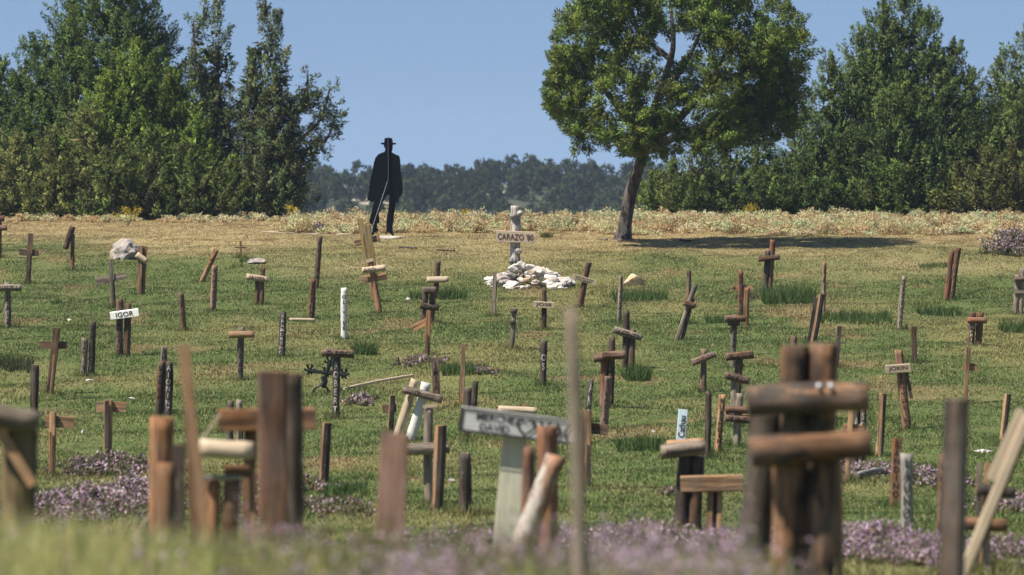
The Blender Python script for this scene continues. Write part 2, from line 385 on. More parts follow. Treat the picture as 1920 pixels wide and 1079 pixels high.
# --- far rows -------------------------------------------------------------------------------
marker('reddish wooden cross with two short beams cut by the left photo edge', [P(-1,398,-1,484,8,R_,'red'), B(-14,406,8,411,10,H,'red'), B(-14,427,13,428,10,H,'red')])
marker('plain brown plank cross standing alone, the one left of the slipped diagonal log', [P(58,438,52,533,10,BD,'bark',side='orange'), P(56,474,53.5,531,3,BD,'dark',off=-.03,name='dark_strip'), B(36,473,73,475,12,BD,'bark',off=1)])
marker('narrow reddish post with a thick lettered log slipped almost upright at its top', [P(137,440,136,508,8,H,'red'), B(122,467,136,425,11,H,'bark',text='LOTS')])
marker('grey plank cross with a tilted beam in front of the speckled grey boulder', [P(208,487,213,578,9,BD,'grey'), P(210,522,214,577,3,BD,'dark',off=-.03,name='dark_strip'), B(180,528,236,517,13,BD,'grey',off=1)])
marker('pair of orange planks under a short pale tilted beam, right beside the grey boulder', [P(263,461,261,552,9,BD,'tan'), P(272,462,267,552,9,BD,'orange',off=.04), B(256,477,275,491,11,H,'pale')])
marker('grey bark post with a lettered beam across its top, cut by the left edge', [P(14,530,15,616,13,H,'grey',text='SAIZ',tpos=(.35,.9)), B(-10,540,40,540,13,H,'grey',text='MANUELA')])
marker('orange-brown log leaning strongly to the right, with burnt letters', [P(406,468,377,529,10,R_,'orange',text='OUS',tpos=(.3,.7),ink=BRN)])
marker('pale grey lettered post beside the strongly leaning orange log', [P(403,498,399,585,12,H,'pink',text='GONZALEZ'), P(396,520,397,584,4,BD,'orange',off=.03,name='backing_strip')])
marker('tiny thin stick cross far back near the white flat stone', [P(451,452,452,484,4,BD,'orange'), B(440,464,463,465,2.2,BD,'dark',off=1)])
marker('short dark brown lettered post leaning left, alone right of the white beam', [P(339,549,345,621,11,H,'bark',text='VICTORIA',)])
marker('double log cross with a bright white painted beam and black letters', [P(224,561,223,668,13,H,'bark',text='MORENO',tpos=(.42,.96)), P(239,569,236,667,13,H,'bark'), B(207,593,260,586,15,BD,'white',th=.5,text='IGOR',tpos=(.2,.82),tfill=.62)])
marker('short dark lettered post, lower one of two side by side left of the white beam', [P(159,634,156,706,12,H,'grey',text='SANTIBO')])
marker('tall dark lettered post touching the shorter one, left of the white beam', [P(174,603,170,706,13,H,'dark',text='ARTIAGZ')])
marker('leaning dark plank cross with a light stripe down its lower half', [P(107,615,93,739,13,BD,'bark',side='tan',th=.6), P(101,665,94.5,738,3,BD,'tan',off=-.06,name='light_strip'), B(75,647,127,648,14,BD,'bark',off=1)])
marker('short double cross with a pale beam, small, right of the grey lettered post', [P(493,502,490,572,9,H,'bark'), P(482,520,481,572,8,H,'orange'), B(462,519,502,525,13,H,'pale',text='JAVIER',ink=BRN)])
marker('T-shaped marker with a pale-ended beam and dark runes down its post', [P(452,614,450,714,12,H,'grey',text='VAGAN',tpos=(.25,.85)), B(429,628,477,627,13,H,'tan')])
marker('dark rounded log post near the left edge behind the blurred timbers', [P(66,684,64,802,15,R_,'dark')])
marker('cluster of three lettered posts, one grey top rising behind two dark ones', [P(308,650,305,778,13,H,'grey',off=.09,text='SH',tpos=(.02,.2)), P(303,678,296,780,14,H,'bark',text='MARHATI'), P(317,678,314,780,14,H,'dark',text='AIONINZ',ink=WINK)])
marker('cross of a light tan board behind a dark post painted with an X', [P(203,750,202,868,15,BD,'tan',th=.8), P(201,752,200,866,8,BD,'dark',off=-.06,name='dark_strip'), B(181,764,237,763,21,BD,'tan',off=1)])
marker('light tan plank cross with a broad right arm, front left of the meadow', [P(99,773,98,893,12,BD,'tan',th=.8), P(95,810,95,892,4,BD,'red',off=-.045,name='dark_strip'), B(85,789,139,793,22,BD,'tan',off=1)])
marker('tall slim dark red lettered post rising behind the short rust one', [P(600,443,593,542,10,H,'bark',text='CHAVEZ',tpos=(.1,.8))])
marker('rust brown lettered post with a pale stick lying at its foot', [P(587,524,583,600,12,H,'red',text='FREND')])
marker('dark grey post with pale letters, left of the T-shaped cross by the iron one', [P(531,585,527,670,13,H,'dark',text='ERXMORENO',ink=WINK)])
marker('narrow post painted white with black letters running down it', [P(645,540,645,636,12,H,'white',text='OLIVIER',tpos=(.14,.82))])
marker('tallest leaning olive plank cross in front of the black figure', [P(675,410,699,548,11,BD,'olive'), P(689,423,708,566,13,BD,'olive',off=-.03), B(665,457,712,446,11,BD,'tan',off=1), P(688,467,693,500,4,BD,'dark',off=-.06,name='painted_mark',kind='beam')])
marker('leaning brown post with two stacked beams just below the tall olive planks', [P(694,487,711,588,11,H,'orange'), B(679,508,723,502,12,H,'pale',text='QUINTA',tpos=(.06,.6)), B(677,525,725,518,14,BD,'tan',off=1), B(686,491,700,487,6,BD,'pale')])
marker('small red-brown post with one bright pale log beam, behind the dark double cross', [P(822,489,816,562,11,H,'red',text='ROS',tpos=(.05,.4)), B(800,525,841,524,11,R_,'pale')])
marker('dark double-post cross with stubby beams, directly behind the plank with a slanting arm', [P(797,538,795,606,12,H,'dark',text='NO',ink=BRN,tpos=(.3,.9)), P(812,538,809,608,12,H,'bark',text='A',tpos=(.3,.5)), B(795,545,818,545,14,R_,'dark'), B(788,573,823,578,12,H,'bark',text='TNP')])
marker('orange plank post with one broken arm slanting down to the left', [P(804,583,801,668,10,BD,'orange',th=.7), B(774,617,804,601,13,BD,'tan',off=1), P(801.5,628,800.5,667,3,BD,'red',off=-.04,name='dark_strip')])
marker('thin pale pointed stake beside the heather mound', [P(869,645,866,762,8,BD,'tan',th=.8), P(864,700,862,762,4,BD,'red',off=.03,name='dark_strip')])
marker('flat red-brown board with large black letters in front of the heather mound', [P(816,673,819,752,14,BD,'pink',text='JMSAN')])
marker('dark T-shaped cross standing in front of the ornate iron cross', [P(631,668,628,786,15,H,'dark',text='ROBERT',ink=WINK,tpos=(.1,.9)), B(604,661,664,664,16,H,'bark',text='DIEGO',tpos=(.15,.9))])
marker('two logs leaning right, one of them bright white, under one tilted beam', [P(779,712,747,812,17,H,'pale'), P(799,718,768,826,18,R_,'white'), B(755,730,829,750,17,R_,'grey',text='C',tpos=(.3,.42))])
marker('small dark cross with one stubby brown arm left of the white leaning log', [P(736,742,732,815,10,BD,'dark',th=.9,yaw=15), B(717,767,743,764,16,BD,'bark',off=1)])
marker('short dark post in front of the thin pale stake, beside a taller one', [P(877,727,875,822,15,H,'dark')])
marker('slightly taller dark post at the right of the pair near the thin stake', [P(891,714,887,806,12,H,'dark')])
marker('bark post and a pale log beam reaching left, behind the dark squared post', [P(804,765,805,945,19,H,'grey',side='orange'), B(762,843,842,839,21,R_,'grey'), B(793,763,820,761,5,BD,'pale')])
marker('squared dark post with a light left edge in the middle front', [P(827,798,819,960,23,T_,'dark')])
marker('slim dark round post, between the squared dark post and the sage board', [P(872,850,874,968,22,H,'dark')])
marker('solitary dark post with a tan left edge, left of the pink-grey blurred board', [P(613,793,608,908,19,T_,'dark')])
marker('pale bark beam on a small orange post, showing just above the painted sign', [P(981,758,981,862,14,BD,'orange'), B(934,768,1007,772,15,H,'pale')])
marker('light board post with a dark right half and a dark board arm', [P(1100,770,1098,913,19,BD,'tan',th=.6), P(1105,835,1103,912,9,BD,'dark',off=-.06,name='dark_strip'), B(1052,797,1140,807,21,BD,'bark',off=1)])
marker('thin dark leaning post with a white foot behind the light board cross', [P(1109,712,1101,792,10,H,'dark',text='ANS',ink=WINK)])
marker('lettered upright board, pale with bold black letters, in front of the tall double cross', [P(1140,706,1132,806,15,H,'pink',text='PILARSAN',tpos=(.03,.97))])
marker('tall double-post cross with two red-brown beams end to end', [P(1148,632,1144,764,13,H,'dark',side='orange'), P(1134,668,1129,762,14,H,'red'), B(1113,674,1142,669,15,H,'bark'), B(1129,668,1173,666,16,R_,'bark',off=-1.6)])
marker('slanting red post with a pale tilted board bearing two lines of writing', [P(1104,492,1087,578,11,H,'red',text='SAND',tpos=(.02,.3)), B(1072,518,1117,531,10,BD,'pale',text='VICENTE\nPALMER',tfill=.75)])
marker('thin weathered stake standing in front of the white stone heap', [P(928,510,925,594,7,BD,'grey',th=.8), P(931,530,927,592,3,BD,'dark',off=.02,name='dark_strip')])
marker('small reddish cross with a cream beam lettered in black', [P(1020,543,1019,620,11,H,'red',text='GOT',tpos=(.45,.95)), B(1000,571,1039,573,12,BD,'pale',th=.5,text='JOSE')])
marker('knotty thin dark post below the stone heap', [P(964,578,958,656,9,R_,'grey'), B(957,583,970,584,9,R_,'dark',name='knot',off=-.6), B(956,605,966,605,8,R_,'dark',name='knot',off=-.6)])
marker('dark round post alone on open grass, left of the tall blurred pole', [P(1020,638,1018,724,13,H,'dark',text='OS',ink=WINK,tpos=(.3,.65))])
marker('greenish dark slim post in front of the ochre boulder', [P(1164,517,1161,606,9,H,'grey',text='VELASA',tpos=(.3,.95))])
marker('two dark posts under a lettered beam tilting down to the right', [P(1174,583,1171,690,13,H,'dark'), P(1187,618,1183,692,13,H,'bark'), B(1150,618,1204,634,14,H,'grey',text='VICENTE')])
marker('straight dark red post rising behind the leaning pair of sticks', [P(1292,507,1287,608,9,H,'bark')])
marker('two slim sticks leaning right, tied by a short dark crosspiece', [P(1304,534,1270,636,8,R_,'grey'), P(1300,560,1279,638,7,R_,'dark',off=.05), B(1282,568,1304,575,10,R_,'bark')])
marker('lettered red post with a small tan board behind marked with a cross sign', [P(1388,508,1387,597,11,H,'red',text='ROSARIO'), B(1372,540,1411,540,11,BD,'tan',text='+    ',off=1,tpos=(.03,.2))])
marker('orange-red short post behind the lettered red one', [P(1401,540,1399,612,10,H,'orange')])
marker('slim lettered post with a small beam on top, topmost of the column of crosses', [P(1378,590,1374,690,12,H,'grey',text='ALBA',tpos=(.2,.6)), B(1358,598,1399,598,12,H,'bark',text='ROMAN'), B(1365,607,1387,607,8,R_,'dark',off=-.4)])
marker('cross with a bold lettered beam, second down in the column of crosses', [P(1386,668,1381,748,14,H,'bark'), B(1360,670,1413,665,16,H,'bark',text='FELIX NAV')])
marker('cross with a beam tilting down rightwards, third down in the column of crosses', [P(1378,702,1373,800,14,H,'grey'), B(1359,703,1405,716,14,H,'bark',text='DAMIAN')])
marker('post with two dark beams stacked close together, lowest in the column of crosses', [P(1387,738,1381,838,15,H,'grey'), B(1360,768,1404,769,14,H,'red'), B(1360,784,1411,788,16,H,'bark',text='MIGUEL')])
marker('tan slab post with black letters, just left of the lowest stacked beams', [P(1355,740,1346,850,14,H,'tan',text='RUBENDEHI')])
marker('slim dark post left of the tan lettered slab', [P(1328,735,1325,862,12,H,'dark')])
marker('short cross with a beam rising to the right and burnt letters', [P(1320,655,1319,736,12,H,'pink'), B(1298,681,1342,664,13,H,'pink',text='LORENZO',ink=BRN)])
marker('small pale blue-white board with handwriting running up it', [P(1281,768,1276,832,17,BD,'bluewhite',text='Cathau',flat=True)], name='grave_board')
marker('thick T-shaped marker of two dark posts and a heavy lettered log on top', [P(1287,850,1277,998,30,H,'dark',side='bark'), P(1310,855,1304,997,28,H,'bark'), B(1239,848,1322,838,27,R_,'grey',text='BEGOÑA',tfill=.4), B(1250,834,1320,829,16,R_,'tan',off=.2)])
marker('fresh tan squared timber cross with a split post', [P(1333,892,1329,1005,12,BD,'tan',th=1.2), P(1351,892,1348,1003,10,BD,'tan',th=1.2), P(1342,900,1338,1003,10,BD,'dark',off=.05,name='dark_strip'), B(1276,908,1393,905,31,BD,'tan',th=.45)])
marker('brown post and bark post with a single thin beam near the tree shadow', [P(1449,450,1442,548,10,H,'red'), P(1440,470,1436,545,10,R_,'dark'), B(1422,486,1462,482,10,R_,'bark')])
marker('very thin pale flaking post in the long grass', [P(1546,492,1543,592,8,H,'pink',text='LAIN',tpos=(.1,.7))])
marker('two dark squared posts leaning right side by side behind the blurred cross', [P(1541,552,1524,645,11,T_,'dark'), P(1531,559,1517,645,9,BD,'dark',off=.06,side='orange')])
marker('small dark stake tip at the right shoulder of the blurred cross', [P(1574,612,1567,690,9,BD,'dark',th=.8)])
marker('small dark post tip at the left shoulder of the blurred cross', [P(1489,630,1489,700,12,H,'bark')])
marker('grey lettered post leaning slightly right on the open right slope', [P(1695,518,1687,619,10,H,'grey',text='DERECHO')])
marker('two red-brown posts leaning together near the big right tree', [P(1797,465,1784,563,10,H,'red',text='CACAO',tpos=(.2,.95)), P(1785,470,1773,562,10,H,'red')])
marker('grey double cross with two beams cut by the right photo edge', [P(1908,515,1904,590,11,H,'grey'), P(1918,503,1914,588,10,H,'grey'), B(1901,525,1934,522,10,R_,'dark'), B(1901,546,1934,546,10,BD,'grey')])
marker('stubby red-brown pair of posts capped by a short thick beam', [P(1824,586,1820,648,13,H,'bark',text='MARIA',ink=WINK,tpos=(.4,.98)), P(1839,586,1835,647,13,H,'red'), B(1814,601,1850,601,13,R_,'red')])
marker('short dark stake alone above the cream-beamed leaning cross', [P(1713,613,1715,681,10,BD,'bark',th=.8)])
marker('leaning brown post with a cream lettered beam, burnt letters down its front', [P(1685,657,1701,808,16,H,'orange',text='VITTORIKA',tpos=(.3,.97)), B(1660,693,1707,690,16,BD,'pale',th=.5,text='JOKIN',ink=BRN), P(1699,695,1709,748,6,BD,'dark',off=.07,name='dark_strip',kind='beam')])
marker('thin tan stake with a small square arm on the right slope', [P(1816,651,1809,758,8,BD,'tan',th=.8), B(1805,688,1832,689,14,BD,'tan',off=1)])
marker('half pale and half dark post between the blurred cross and the cream beam', [P(1656,738,1648,856,14,T_,'dark'), P(1652,740,1650,800,7,BD,'tan',off=-.07,name='peeled_strip')])
marker('dark slim post at the far right with a tan edge', [P(1890,739,1880,838,12,T_,'dark')])
marker('tan stake cross standing before two dark lettered logs', [P(1596,765,1588,906,9,BD,'tan',th=.8), B(1580,803,1617,805,17,BD,'tan',off=1)])
marker('pair of dark logs with white letters, half hidden by the blurred cross', [P(1606,765,1603,880,13,H,'dark',text='A',tpos=(.15,.3),ink=WINK), P(1619,765,1612,884,14,H,'dark',text='SOLANA',ink=WINK)])
marker('brown board with black letters, touching the grey one at its right', [P(1682,822,1678,952,19,BD,'orange',text='SANDINO',tpos=(.04,.85))])
marker('chalky grey lettered log post beside the brown lettered board', [P(1700,851,1699,1022,23,H,'greywhite',text='LAUNOR',tpos=(.04,.85))])
marker('dim brown lettered post just left of the tall squared blurred post', [P(1768,852,1762,1032,18,H,'bark',text='COVARRU')])
# --- the tall post with the name board on the stone heap
cr = marker('tall silvery knotted cross with a lettered name board rising from the white stones', [P(968,386,966,520,19,R_,'knotty'), B(930,443,1003,446,22,BD,'pale',text="CARAZO '80",ink=BRN,tpos=(.04,.96),tfill=.55)], d=86, name='memorial_cross', cat='memorial cross', group=None)
for (kx, ky, kr) in ((962, 405, 9), (975, 400, 8), (972, 472, 9), (961, 490, 10), (972, 505, 9)):
    p_ = at(kx, ky, 86-.1)-Vector(cr.location)
    import bmesh
    bm = bmesh.new(); bmesh.ops.create_icosphere(bm, subdivisions=2, radius=kr*.8*86/F)
    for v in bm.verts: v.co *= random.uniform(.8, 1.1)
    me = bpy.data.meshes.new('knot'); bm.to_mesh(me); bm.free(); link('knot', me, W['knotty'], cr, p_)
# --- nearer, blurred ------------------------------------------------------------------------
marker('whitewashed curved signboard with black border and heart, on a broad sage board', [P(966,822,952,975,48,BD,'sage',th=.25), B(862,785,1083,812,46,BD,'signwhite',side='dark',text='MERCHE\nDAVID',tpos=(.14,.46),tfill=.7,border=True,th=.5)], d=25)
marker('thick rust-brown round post in front of the painted sign', [P(1026,800,1024,968,39,H,'red')], d=23.5)
marker('narrow dark red post squeezed between the sage board and the thick rust post', [P(992,838,990,962,24,H,'red',side='pink')], d=24.2)
marker('whitish peeling log leaning against the rust post', [P(1043,855,1000,975,40,R_,'peel')], d=22.5)
marker('blurred pinkish grey board standing among the heather, wide and plain', [P(742,812,731,1000,56,BD,'pink',th=.4)], d=15.5)
marker('very blurred thin pole, tallest and nearest, in the middle of the picture', [P(1070,578,1078,1090,24,R_,'grey')], d=10.5, name='grave_pole', cat='grave pole')
marker('big blurred cross of two thick dark logs with a heavy bolted beam', [P(1489,648,1482,1015,54,H,'oldlog'), P(1546,644,1542,1015,56,H,'oldlog'), P(1440,760,1406,1020,62,H,'dark',off=.1), B(1400,753,1627,744,56,R_,'oldlog'), P(1572,860,1574,1010,14,BD,'tan',off=.05)], d=18.5)
marker('nearest blurred cross, its log beam just below the bolted one', [P(1480,845,1470,1085,62,R_,'oldlog'), P(1543,845,1540,1085,66,R_,'oldlog'), B(1406,848,1633,832,52,R_,'oldlog')], d=16.2)
marker('tall squared blurred post, pale on its left face and dark in front', [P(1794,750,1784,1090,42,BD,'dark',side='grey',th=.8,yaw=-28)], d=16.5)
marker('pair of long blurred pale sticks leaning steeply from the right edge', [P(1916,768,1858,900,19,BD,'pale',th=.8,side='dark',kind='beam',off=.3), P(1928,780,1808,1068,18,BD,'pale',th=.8), P(1922,818,1826,1045,12,BD,'dark',off=.06)], d=19.5, name='leaning_sticks', cat='leaning sticks')
marker('low cross with a dark log beam behind the leaning sticks', [P(1852,868,1846,975,10,BD,'tan',th=.8), P(1836,868,1834,960,9,BD,'grey'), B(1830,917,1903,926,24,R_,'dark')], d=28)
marker('low post with a tan round beam near the ground, right of the squared post', [P(1848,950,1850,1030,14,BD,'grey'), B(1803,982,1888,986,27,R_,'orange')], d=26.5)
marker('blurred grey and olive cross at the left edge with a diagonal plank', [P(38,790,32,935,62,H,'olive',side='dark'), B(-30,778,72,792,46,R_,'grey'), B(-25,770,62,910,18,BD,'tan',off=-1.8)], d=17)
marker('thick orange-tan blurred log post, left end of the near timber group', [P(304,782,302,975,46,R_,'orange'), P(312,868,308,975,36,R_,'orange',off=-.05)], d=19.5)
marker('tall thin blurred tan slat leaning slightly left at its top', [P(344,648,376,940,20,BD,'tan',th=.5), P(352,770,360,935,14,BD,'red',off=.05)], d=15)
marker('broadest blurred post, light on the left and dark on the right', [P(512,697,514,955,56,BD,'red',th=.9), P(548,700,552,955,42,H,'dark',off=-.03)], d=18.5)
marker('blurred cross with a heavy squared brown beam passing behind the broadest post', [P(470,765,468,940,24,BD,'orange'), B(410,788,592,785,42,BD,'orange',th=.6)], d=21)
marker('low blurred frame of a bright round log over two stumps', [P(400,900,398,965,30,H,'orange'), P(434,900,432,965,30,H,'orange'), P(374,836,372,965,10,BD,'tan'), P(472,840,472,965,10,BD,'tan'), B(374,839,474,845,33,R_,'pale'), B(420,884,472,884,24,BD,'orange',off=1), B(376,896,452,894,7,BD,'greywhite',th=2)], d=20)
marker('thin pale blurred stick slanting beside the low log frame', [P(414,776,376,830,6,BD,'pale',th=1)], d=20.6, name='leaning_stick', cat='stick')
marker('two grey stump tops side by side showing behind the squared brown beam', [P(432,752,432,860,13,H,'dark'), P(448,750,448,860,13,H,'grey')], d=50, name='grave_post')
marker('short dark board wedged between the orange log and the tan slat', [P(333,834,333,960,28,BD,'dark',side='grey')], d=20.3)
# bolts of the near cross
for o in list(COL.objects):
    if o.get('label', '').startswith('big blurred cross'):
        for bx in (1535, 1557):
            import bmesh
            bm = bmesh.new(); bmesh.ops.create_uvsphere(bm, u_segments=12, v_segments=8, radius=.012)
            me = bpy.data.meshes.new('bolt'); bm.to_mesh(me); bm.free()
            link('bolt', me, BRIGHT, o, at(bx, 724, 18.5-.165)-Vector(o.location))

# --- ornate iron cross
def tube(V, Fs, pts, r, n=7):
    pts = [Vector(p) for p in pts]
    for i, p in enumerate(pts):
        d_ = (pts[min(i+1, len(pts)-1)]-pts[max(i-1, 0)]).normalized(); a = d_.cross(Vector((0, 1, .01))).normalized(); b = d_.cross(a)
        for j in range(n): V.append(p+(a*math.cos(6.2832*j/n)+b*math.sin(6.2832*j/n))*(r[i] if hasattr(r, '__len__') else r))
    k = len(V)-len(pts)*n
    for i in range(len(pts)-1):
        for j in range(n): Fs.append((k+i*n+j, k+i*n+(j+1) % n, k+(i+1)*n+(j+1) % n, k+(i+1)*n+j))
    Fs.append(tuple(k+j for j in range(n))); Fs.append(tuple(len(V)-n+j for j in range(n)))
dI = hit(603, 738); bI = at(603, 738, dI); root = empty('iron_cross', (bI.x, dI, g1(bI.x, dI)))
tag(root, 'small black ornate wrought iron cross standing on an arched foot', 'iron cross')
def ip(x, y): return at(x, y, dI)-Vector(root.location)
V, Fs = [], []; tube(V, Fs, [ip(619, 680), ip(603, 726)], .028); tube(V, Fs, [ip(607, 706), ip(609, 716), ip(603, 726)], .045)
me = bpy.data.meshes.new('shaft'); me.from_pydata(V, [], Fs); link('shaft', me, IRON, root)
V, Fs = [], []; tube(V, Fs, [ip(578, 695), ip(649, 704)], .026)
me = bpy.data.meshes.new('crossbar'); me.from_pydata(V, [], Fs); link('crossbar', me, IRON, root)
for (cx_, cy_) in ((618, 680), (581, 695), (645, 703), (612, 700)):
    V, Fs = [], []
    for a_ in range(0, 360, 60):
        a0 = math.radians(a_); c_ = Vector((math.cos(a0), 0, math.sin(a0)))
        p0_ = ip(cx_, cy_); tube(V, Fs, [p0_, p0_+c_*.05, p0_+c_*.075+Vector((.02*math.sin(a0*3), 0, .02))], [.018, .016, .022], 6)
    me = bpy.data.meshes.new('finial'); me.from_pydata(V, [], Fs); link('finial', me, IRON, root)
V, Fs = [], []; tube(V, Fs, [ip(602+14.5*math.cos(a), 737-14*math.sin(a)) for a in np.linspace(-.5, math.pi+.5, 12)], .016)
me = bpy.data.meshes.new('arched_foot'); me.from_pydata(V, [], Fs); link('arched_foot', me, IRON, root)

# --- sticks and logs lying on the turf
def lying(name, label, x0, y0, x1, y1, w, mat, cat='stick', lift=.03):
    d0 = hit(x0, y0); d1 = hit(x1, y1); a = at(x0, y0, d0); b = at(x1, y1, d1); L = (b-a).length; ww = w*(d0+d1)/2/F
    z = (b-a).normalized(); y = (Vector((0, 1, 0))-z*z.y).normalized(); x = y.cross(z); M = Matrix((x, y, z)).transposed().to_4x4(); M.translation = a+Vector((0, 0, lift))
    me = ring_mesh(L, ww, ww*.8, 'round', random.Random(int(x0))); o = link(name, me, [W[mat], W[SAWN[mat]]]); o.matrix_world = M
    me.name = name; tag(o, label, cat)
lying('fallen_stick', 'long pale straight stick lying on the grass beside the iron cross', 645, 736, 774, 711, 6, 'pale', lift=.05)
lying('fallen_stick', 'short pale stick lying flat at the foot of the rust brown post', 543, 603, 591, 604, 6, 'pale')
lying('fallen_log', 'bleached short log lying in the heather by the lettered boards', 1606, 902, 1672, 890, 14, 'knotty', 'log', .05)
lying('fallen_branch', 'dark short branch lying on the ridge turf right of the black figure', 748, 466, 782, 468, 4, 'dark', 'branch')
lying('fallen_branch', 'brown thin branch lying by itself on the turf before the pale shrubs', 818, 471, 854, 473, 3, 'bark', 'branch')
lying('fallen_branch', 'dark broken branch lying at the left end of the tree shadow', 1274, 453, 1296, 454, 5, 'dark', 'branch')
lying('fallen_branch', 'grey bit of branch lying at the foot of the leaning tree', 1123, 450, 1138, 452, 5, 'grey', 'branch')

# --- stones
def stone(name, label, loc, size, mat, seed, cat='stone', group=None, sub=3, rough=.22):
    import bmesh
    r = random.Random(seed); bm = bmesh.new(); bmesh.ops.create_icosphere(bm, subdivisions=sub, radius=1)
    pl = [(Vector((r.uniform(-1, 1), r.uniform(-1, 1), r.uniform(-.6, 1))).normalized(), r.uniform(.55, .9)) for _ in range(11)]
    o_ = Vector((r.uniform(0, 50), r.uniform(0, 50), r.uniform(0, 50)))
    from mathutils import noise as mn
    for v in bm.verts:
        c = v.co.copy()
        for n_, k in pl:
            e = c.dot(n_)
            if e > k*.85: c -= n_*(e-k*.85)*.96
        c += v.co*mn.noise(c*2.2+o_)*rough + v.co*mn.noise(c*6+o_)*rough*.35
        v.co = Vector((c.x*size[0], c.y*size[1], c.z*size[2]))
    me = bpy.data.meshes.new(name); bm.to_mesh(me); bm.free()
    o = link(name, me, mat); o.location = loc; o.rotation_euler = (0, 0, r.uniform(-.5, .5)); tag(o, label, cat, group); return o
def ston(name, label, px, py, wpx, hpx, mat, seed, **k):
    d = hit(px, py); p = at(px, py, d); s = d/F
    return stone(name, label, (p.x, p.y+wpx*s*.3, g1(p.x, p.y)+hpx*s*.38), (wpx*s*.55, wpx*s*.42, hpx*s*.62), mat, seed, **k)
b1 = ston('boulder', 'large speckled grey boulder sloping up to the right, behind the grey cross', 238, 488, 64, 44, ST_G, 5, cat='boulder', rough=.30)
b1.rotation_euler = (0, -.28, .1)
ston('boulder', 'ochre rounded boulder half sunk in long grass', 1190, 536, 42, 26, ST_O, 9, cat='boulder', rough=.12)
ston('flat_stone', 'white lichened flat stone near the tiny stick cross', 480, 496, 36, 12, ST_G, 21)
ston('flat_stone', 'small white stone left of the dark double cross', 765, 563, 9, 5, ST_W, 22)
ston('flat_stone', 'small white stone on the grass left of the white painted beam', 131, 603, 13, 5, ST_W, 23)
ston('flat_stone', 'whitish stone below the two dark posts on the left', 168, 716, 15, 5, ST_W, 24)
ston('flat_stone', 'low pale stone on the right below the dark slim post', 1843, 849, 34, 7, ST_W, 25)
ston('flat_stone', 'small pale stone by the foot of the squared dark post', 847, 905, 14, 8, ST_G, 26)
ston('flat_stone', 'tiny white stone in the grass below the small leaning cross', 1225, 812, 8, 6, ST_W, 27)
ston('flat_stone', 'small rounded stone right of the light tan plank cross', 155, 814, 9, 8, ST_W, 28)
ston('flat_stone', 'pale stone behind the cross painted with an X', 247, 750, 14, 5, ST_W, 29)
# stone heap: every stone a thing
hx0 = at(975, 545, 84.3).x; r_ = random.Random(4)
for i in range(150):
    ang = r_.uniform(0, 6.283); rr = math.sqrt(r_.random()); x = hx0+.15+rr*.86*math.cos(ang); y = 84.3+rr*1.1*math.sin(ang)
    hgt = .34*(1-rr**1.6)*(1+.1*math.sin(ang*3)); s = .035+.10*r_.random()**1.6*(1.25 if r_.random() < .2 else 1)
    z = g1(x, y)+hgt*(1 if i < 110 else .7)+s*.3
    stone('heap_stone', 'rough white and tan stone heaped round the foot of the tall knotted cross', (x, y, z), (s*1.35, s, s*.75), ST_G if r_.random() < .22 else ST_W, 100+i, 'stone', 'white stones heaped at the memorial cross', 2)

# --- the black sheet-steel figure
dS = 98.5
OUT = [(755,140),(790,133),(823,140),(828,180),(850,178),(860,187),(850,194),(828,196),(826,235),(818,262),(850,280),(885,295),(893,330),(895,400),(905,470),(912,540),(916,610),(905,640),(880,665),(876,715),(865,718),(860,690),(850,740),(842,790),(835,830),(838,870),(828,890),(826,960),(835,985),(846,1000),(825,998),(805,975),(785,962),(768,985),(760,985),(770,950),(772,880),(776,830),(785,790),(793,720),(797,640),(778,640),(745,695),(722,755),(704,800),(712,880),(690,890),(688,930),(705,945),(690,962),(665,965),(662,990),(640,995),(638,960),(650,930),(645,895),(625,890),(622,850),(640,790),(655,730),(665,690),(645,705),(630,690),(598,688),(610,650),(620,570),(635,490),(650,420),(660,360),(675,310),(700,280),(735,265),(755,258),(762,235),(750,210),(748,196),(725,192),(720,184),(728,177),(752,178)]
def zp(X, Y, d=dS): return at(560+X/4.69, 230+Y/4.69, d)
b0 = zp(800, 1000); root = empty('steel_silhouette', (b0.x, dS, g1(b0.x, dS)))
tag(root, 'tall black sheet-steel silhouette of a caped man in a flat hat on the ridge', 'silhouette sculpture')
rl = Vector(root.location)
import bmesh
from mathutils.geometry import tessellate_polygon
fp = [zp(X, Y)-rl for X, Y in OUT]; k = len(fp); tri = tessellate_polygon([[Vector((p.x, p.z, 0)) for p in fp]])
V = fp+[p+Vector((0, .025, 0)) for p in fp]; Fs = [tuple(t) for t in tri]+[tuple(i+k for i in t[::-1]) for t in tri]+[(i, (i+1) % k, (i+1) % k+k, i+k) for i in range(k)]
me = bpy.data.meshes.new('figure_sheet'); me.from_pydata(V, [], Fs); link('figure_sheet', me, STEEL, root)
for pts, m, nm, r in (([(786,148),(788,505)], BRIGHT, 'support_rod', .0055), ([(787,500),(655,900),(640,980)], BRIGHT, 'support_rod', .004), ([(796,505),(664,900),(655,980)], STEEL, 'support_rod', .010),
                      ([(806,520),(805,960)], STEEL, 'support_rod', .012), ([(779,140),(780,510)], STEEL, 'support_rod', .018)):
    V, Fs = [], []; tube(V, Fs, [zp(X, Y, dS-.04)-rl for X, Y in pts], r); me = bpy.data.meshes.new(nm); me.from_pydata(V, [], Fs); link(nm, me, m, root)
bs = stone('plinth', 'x', (0, 0, 0), (.62, .3, .06), CONC, 77, rough=.04); bs.parent = root
for k in ('label', 'category'): del bs[k]
bs.location = (zp(740, 1000).x-rl.x, 0, .0); bs.rotation_euler = (0, 0, 0)

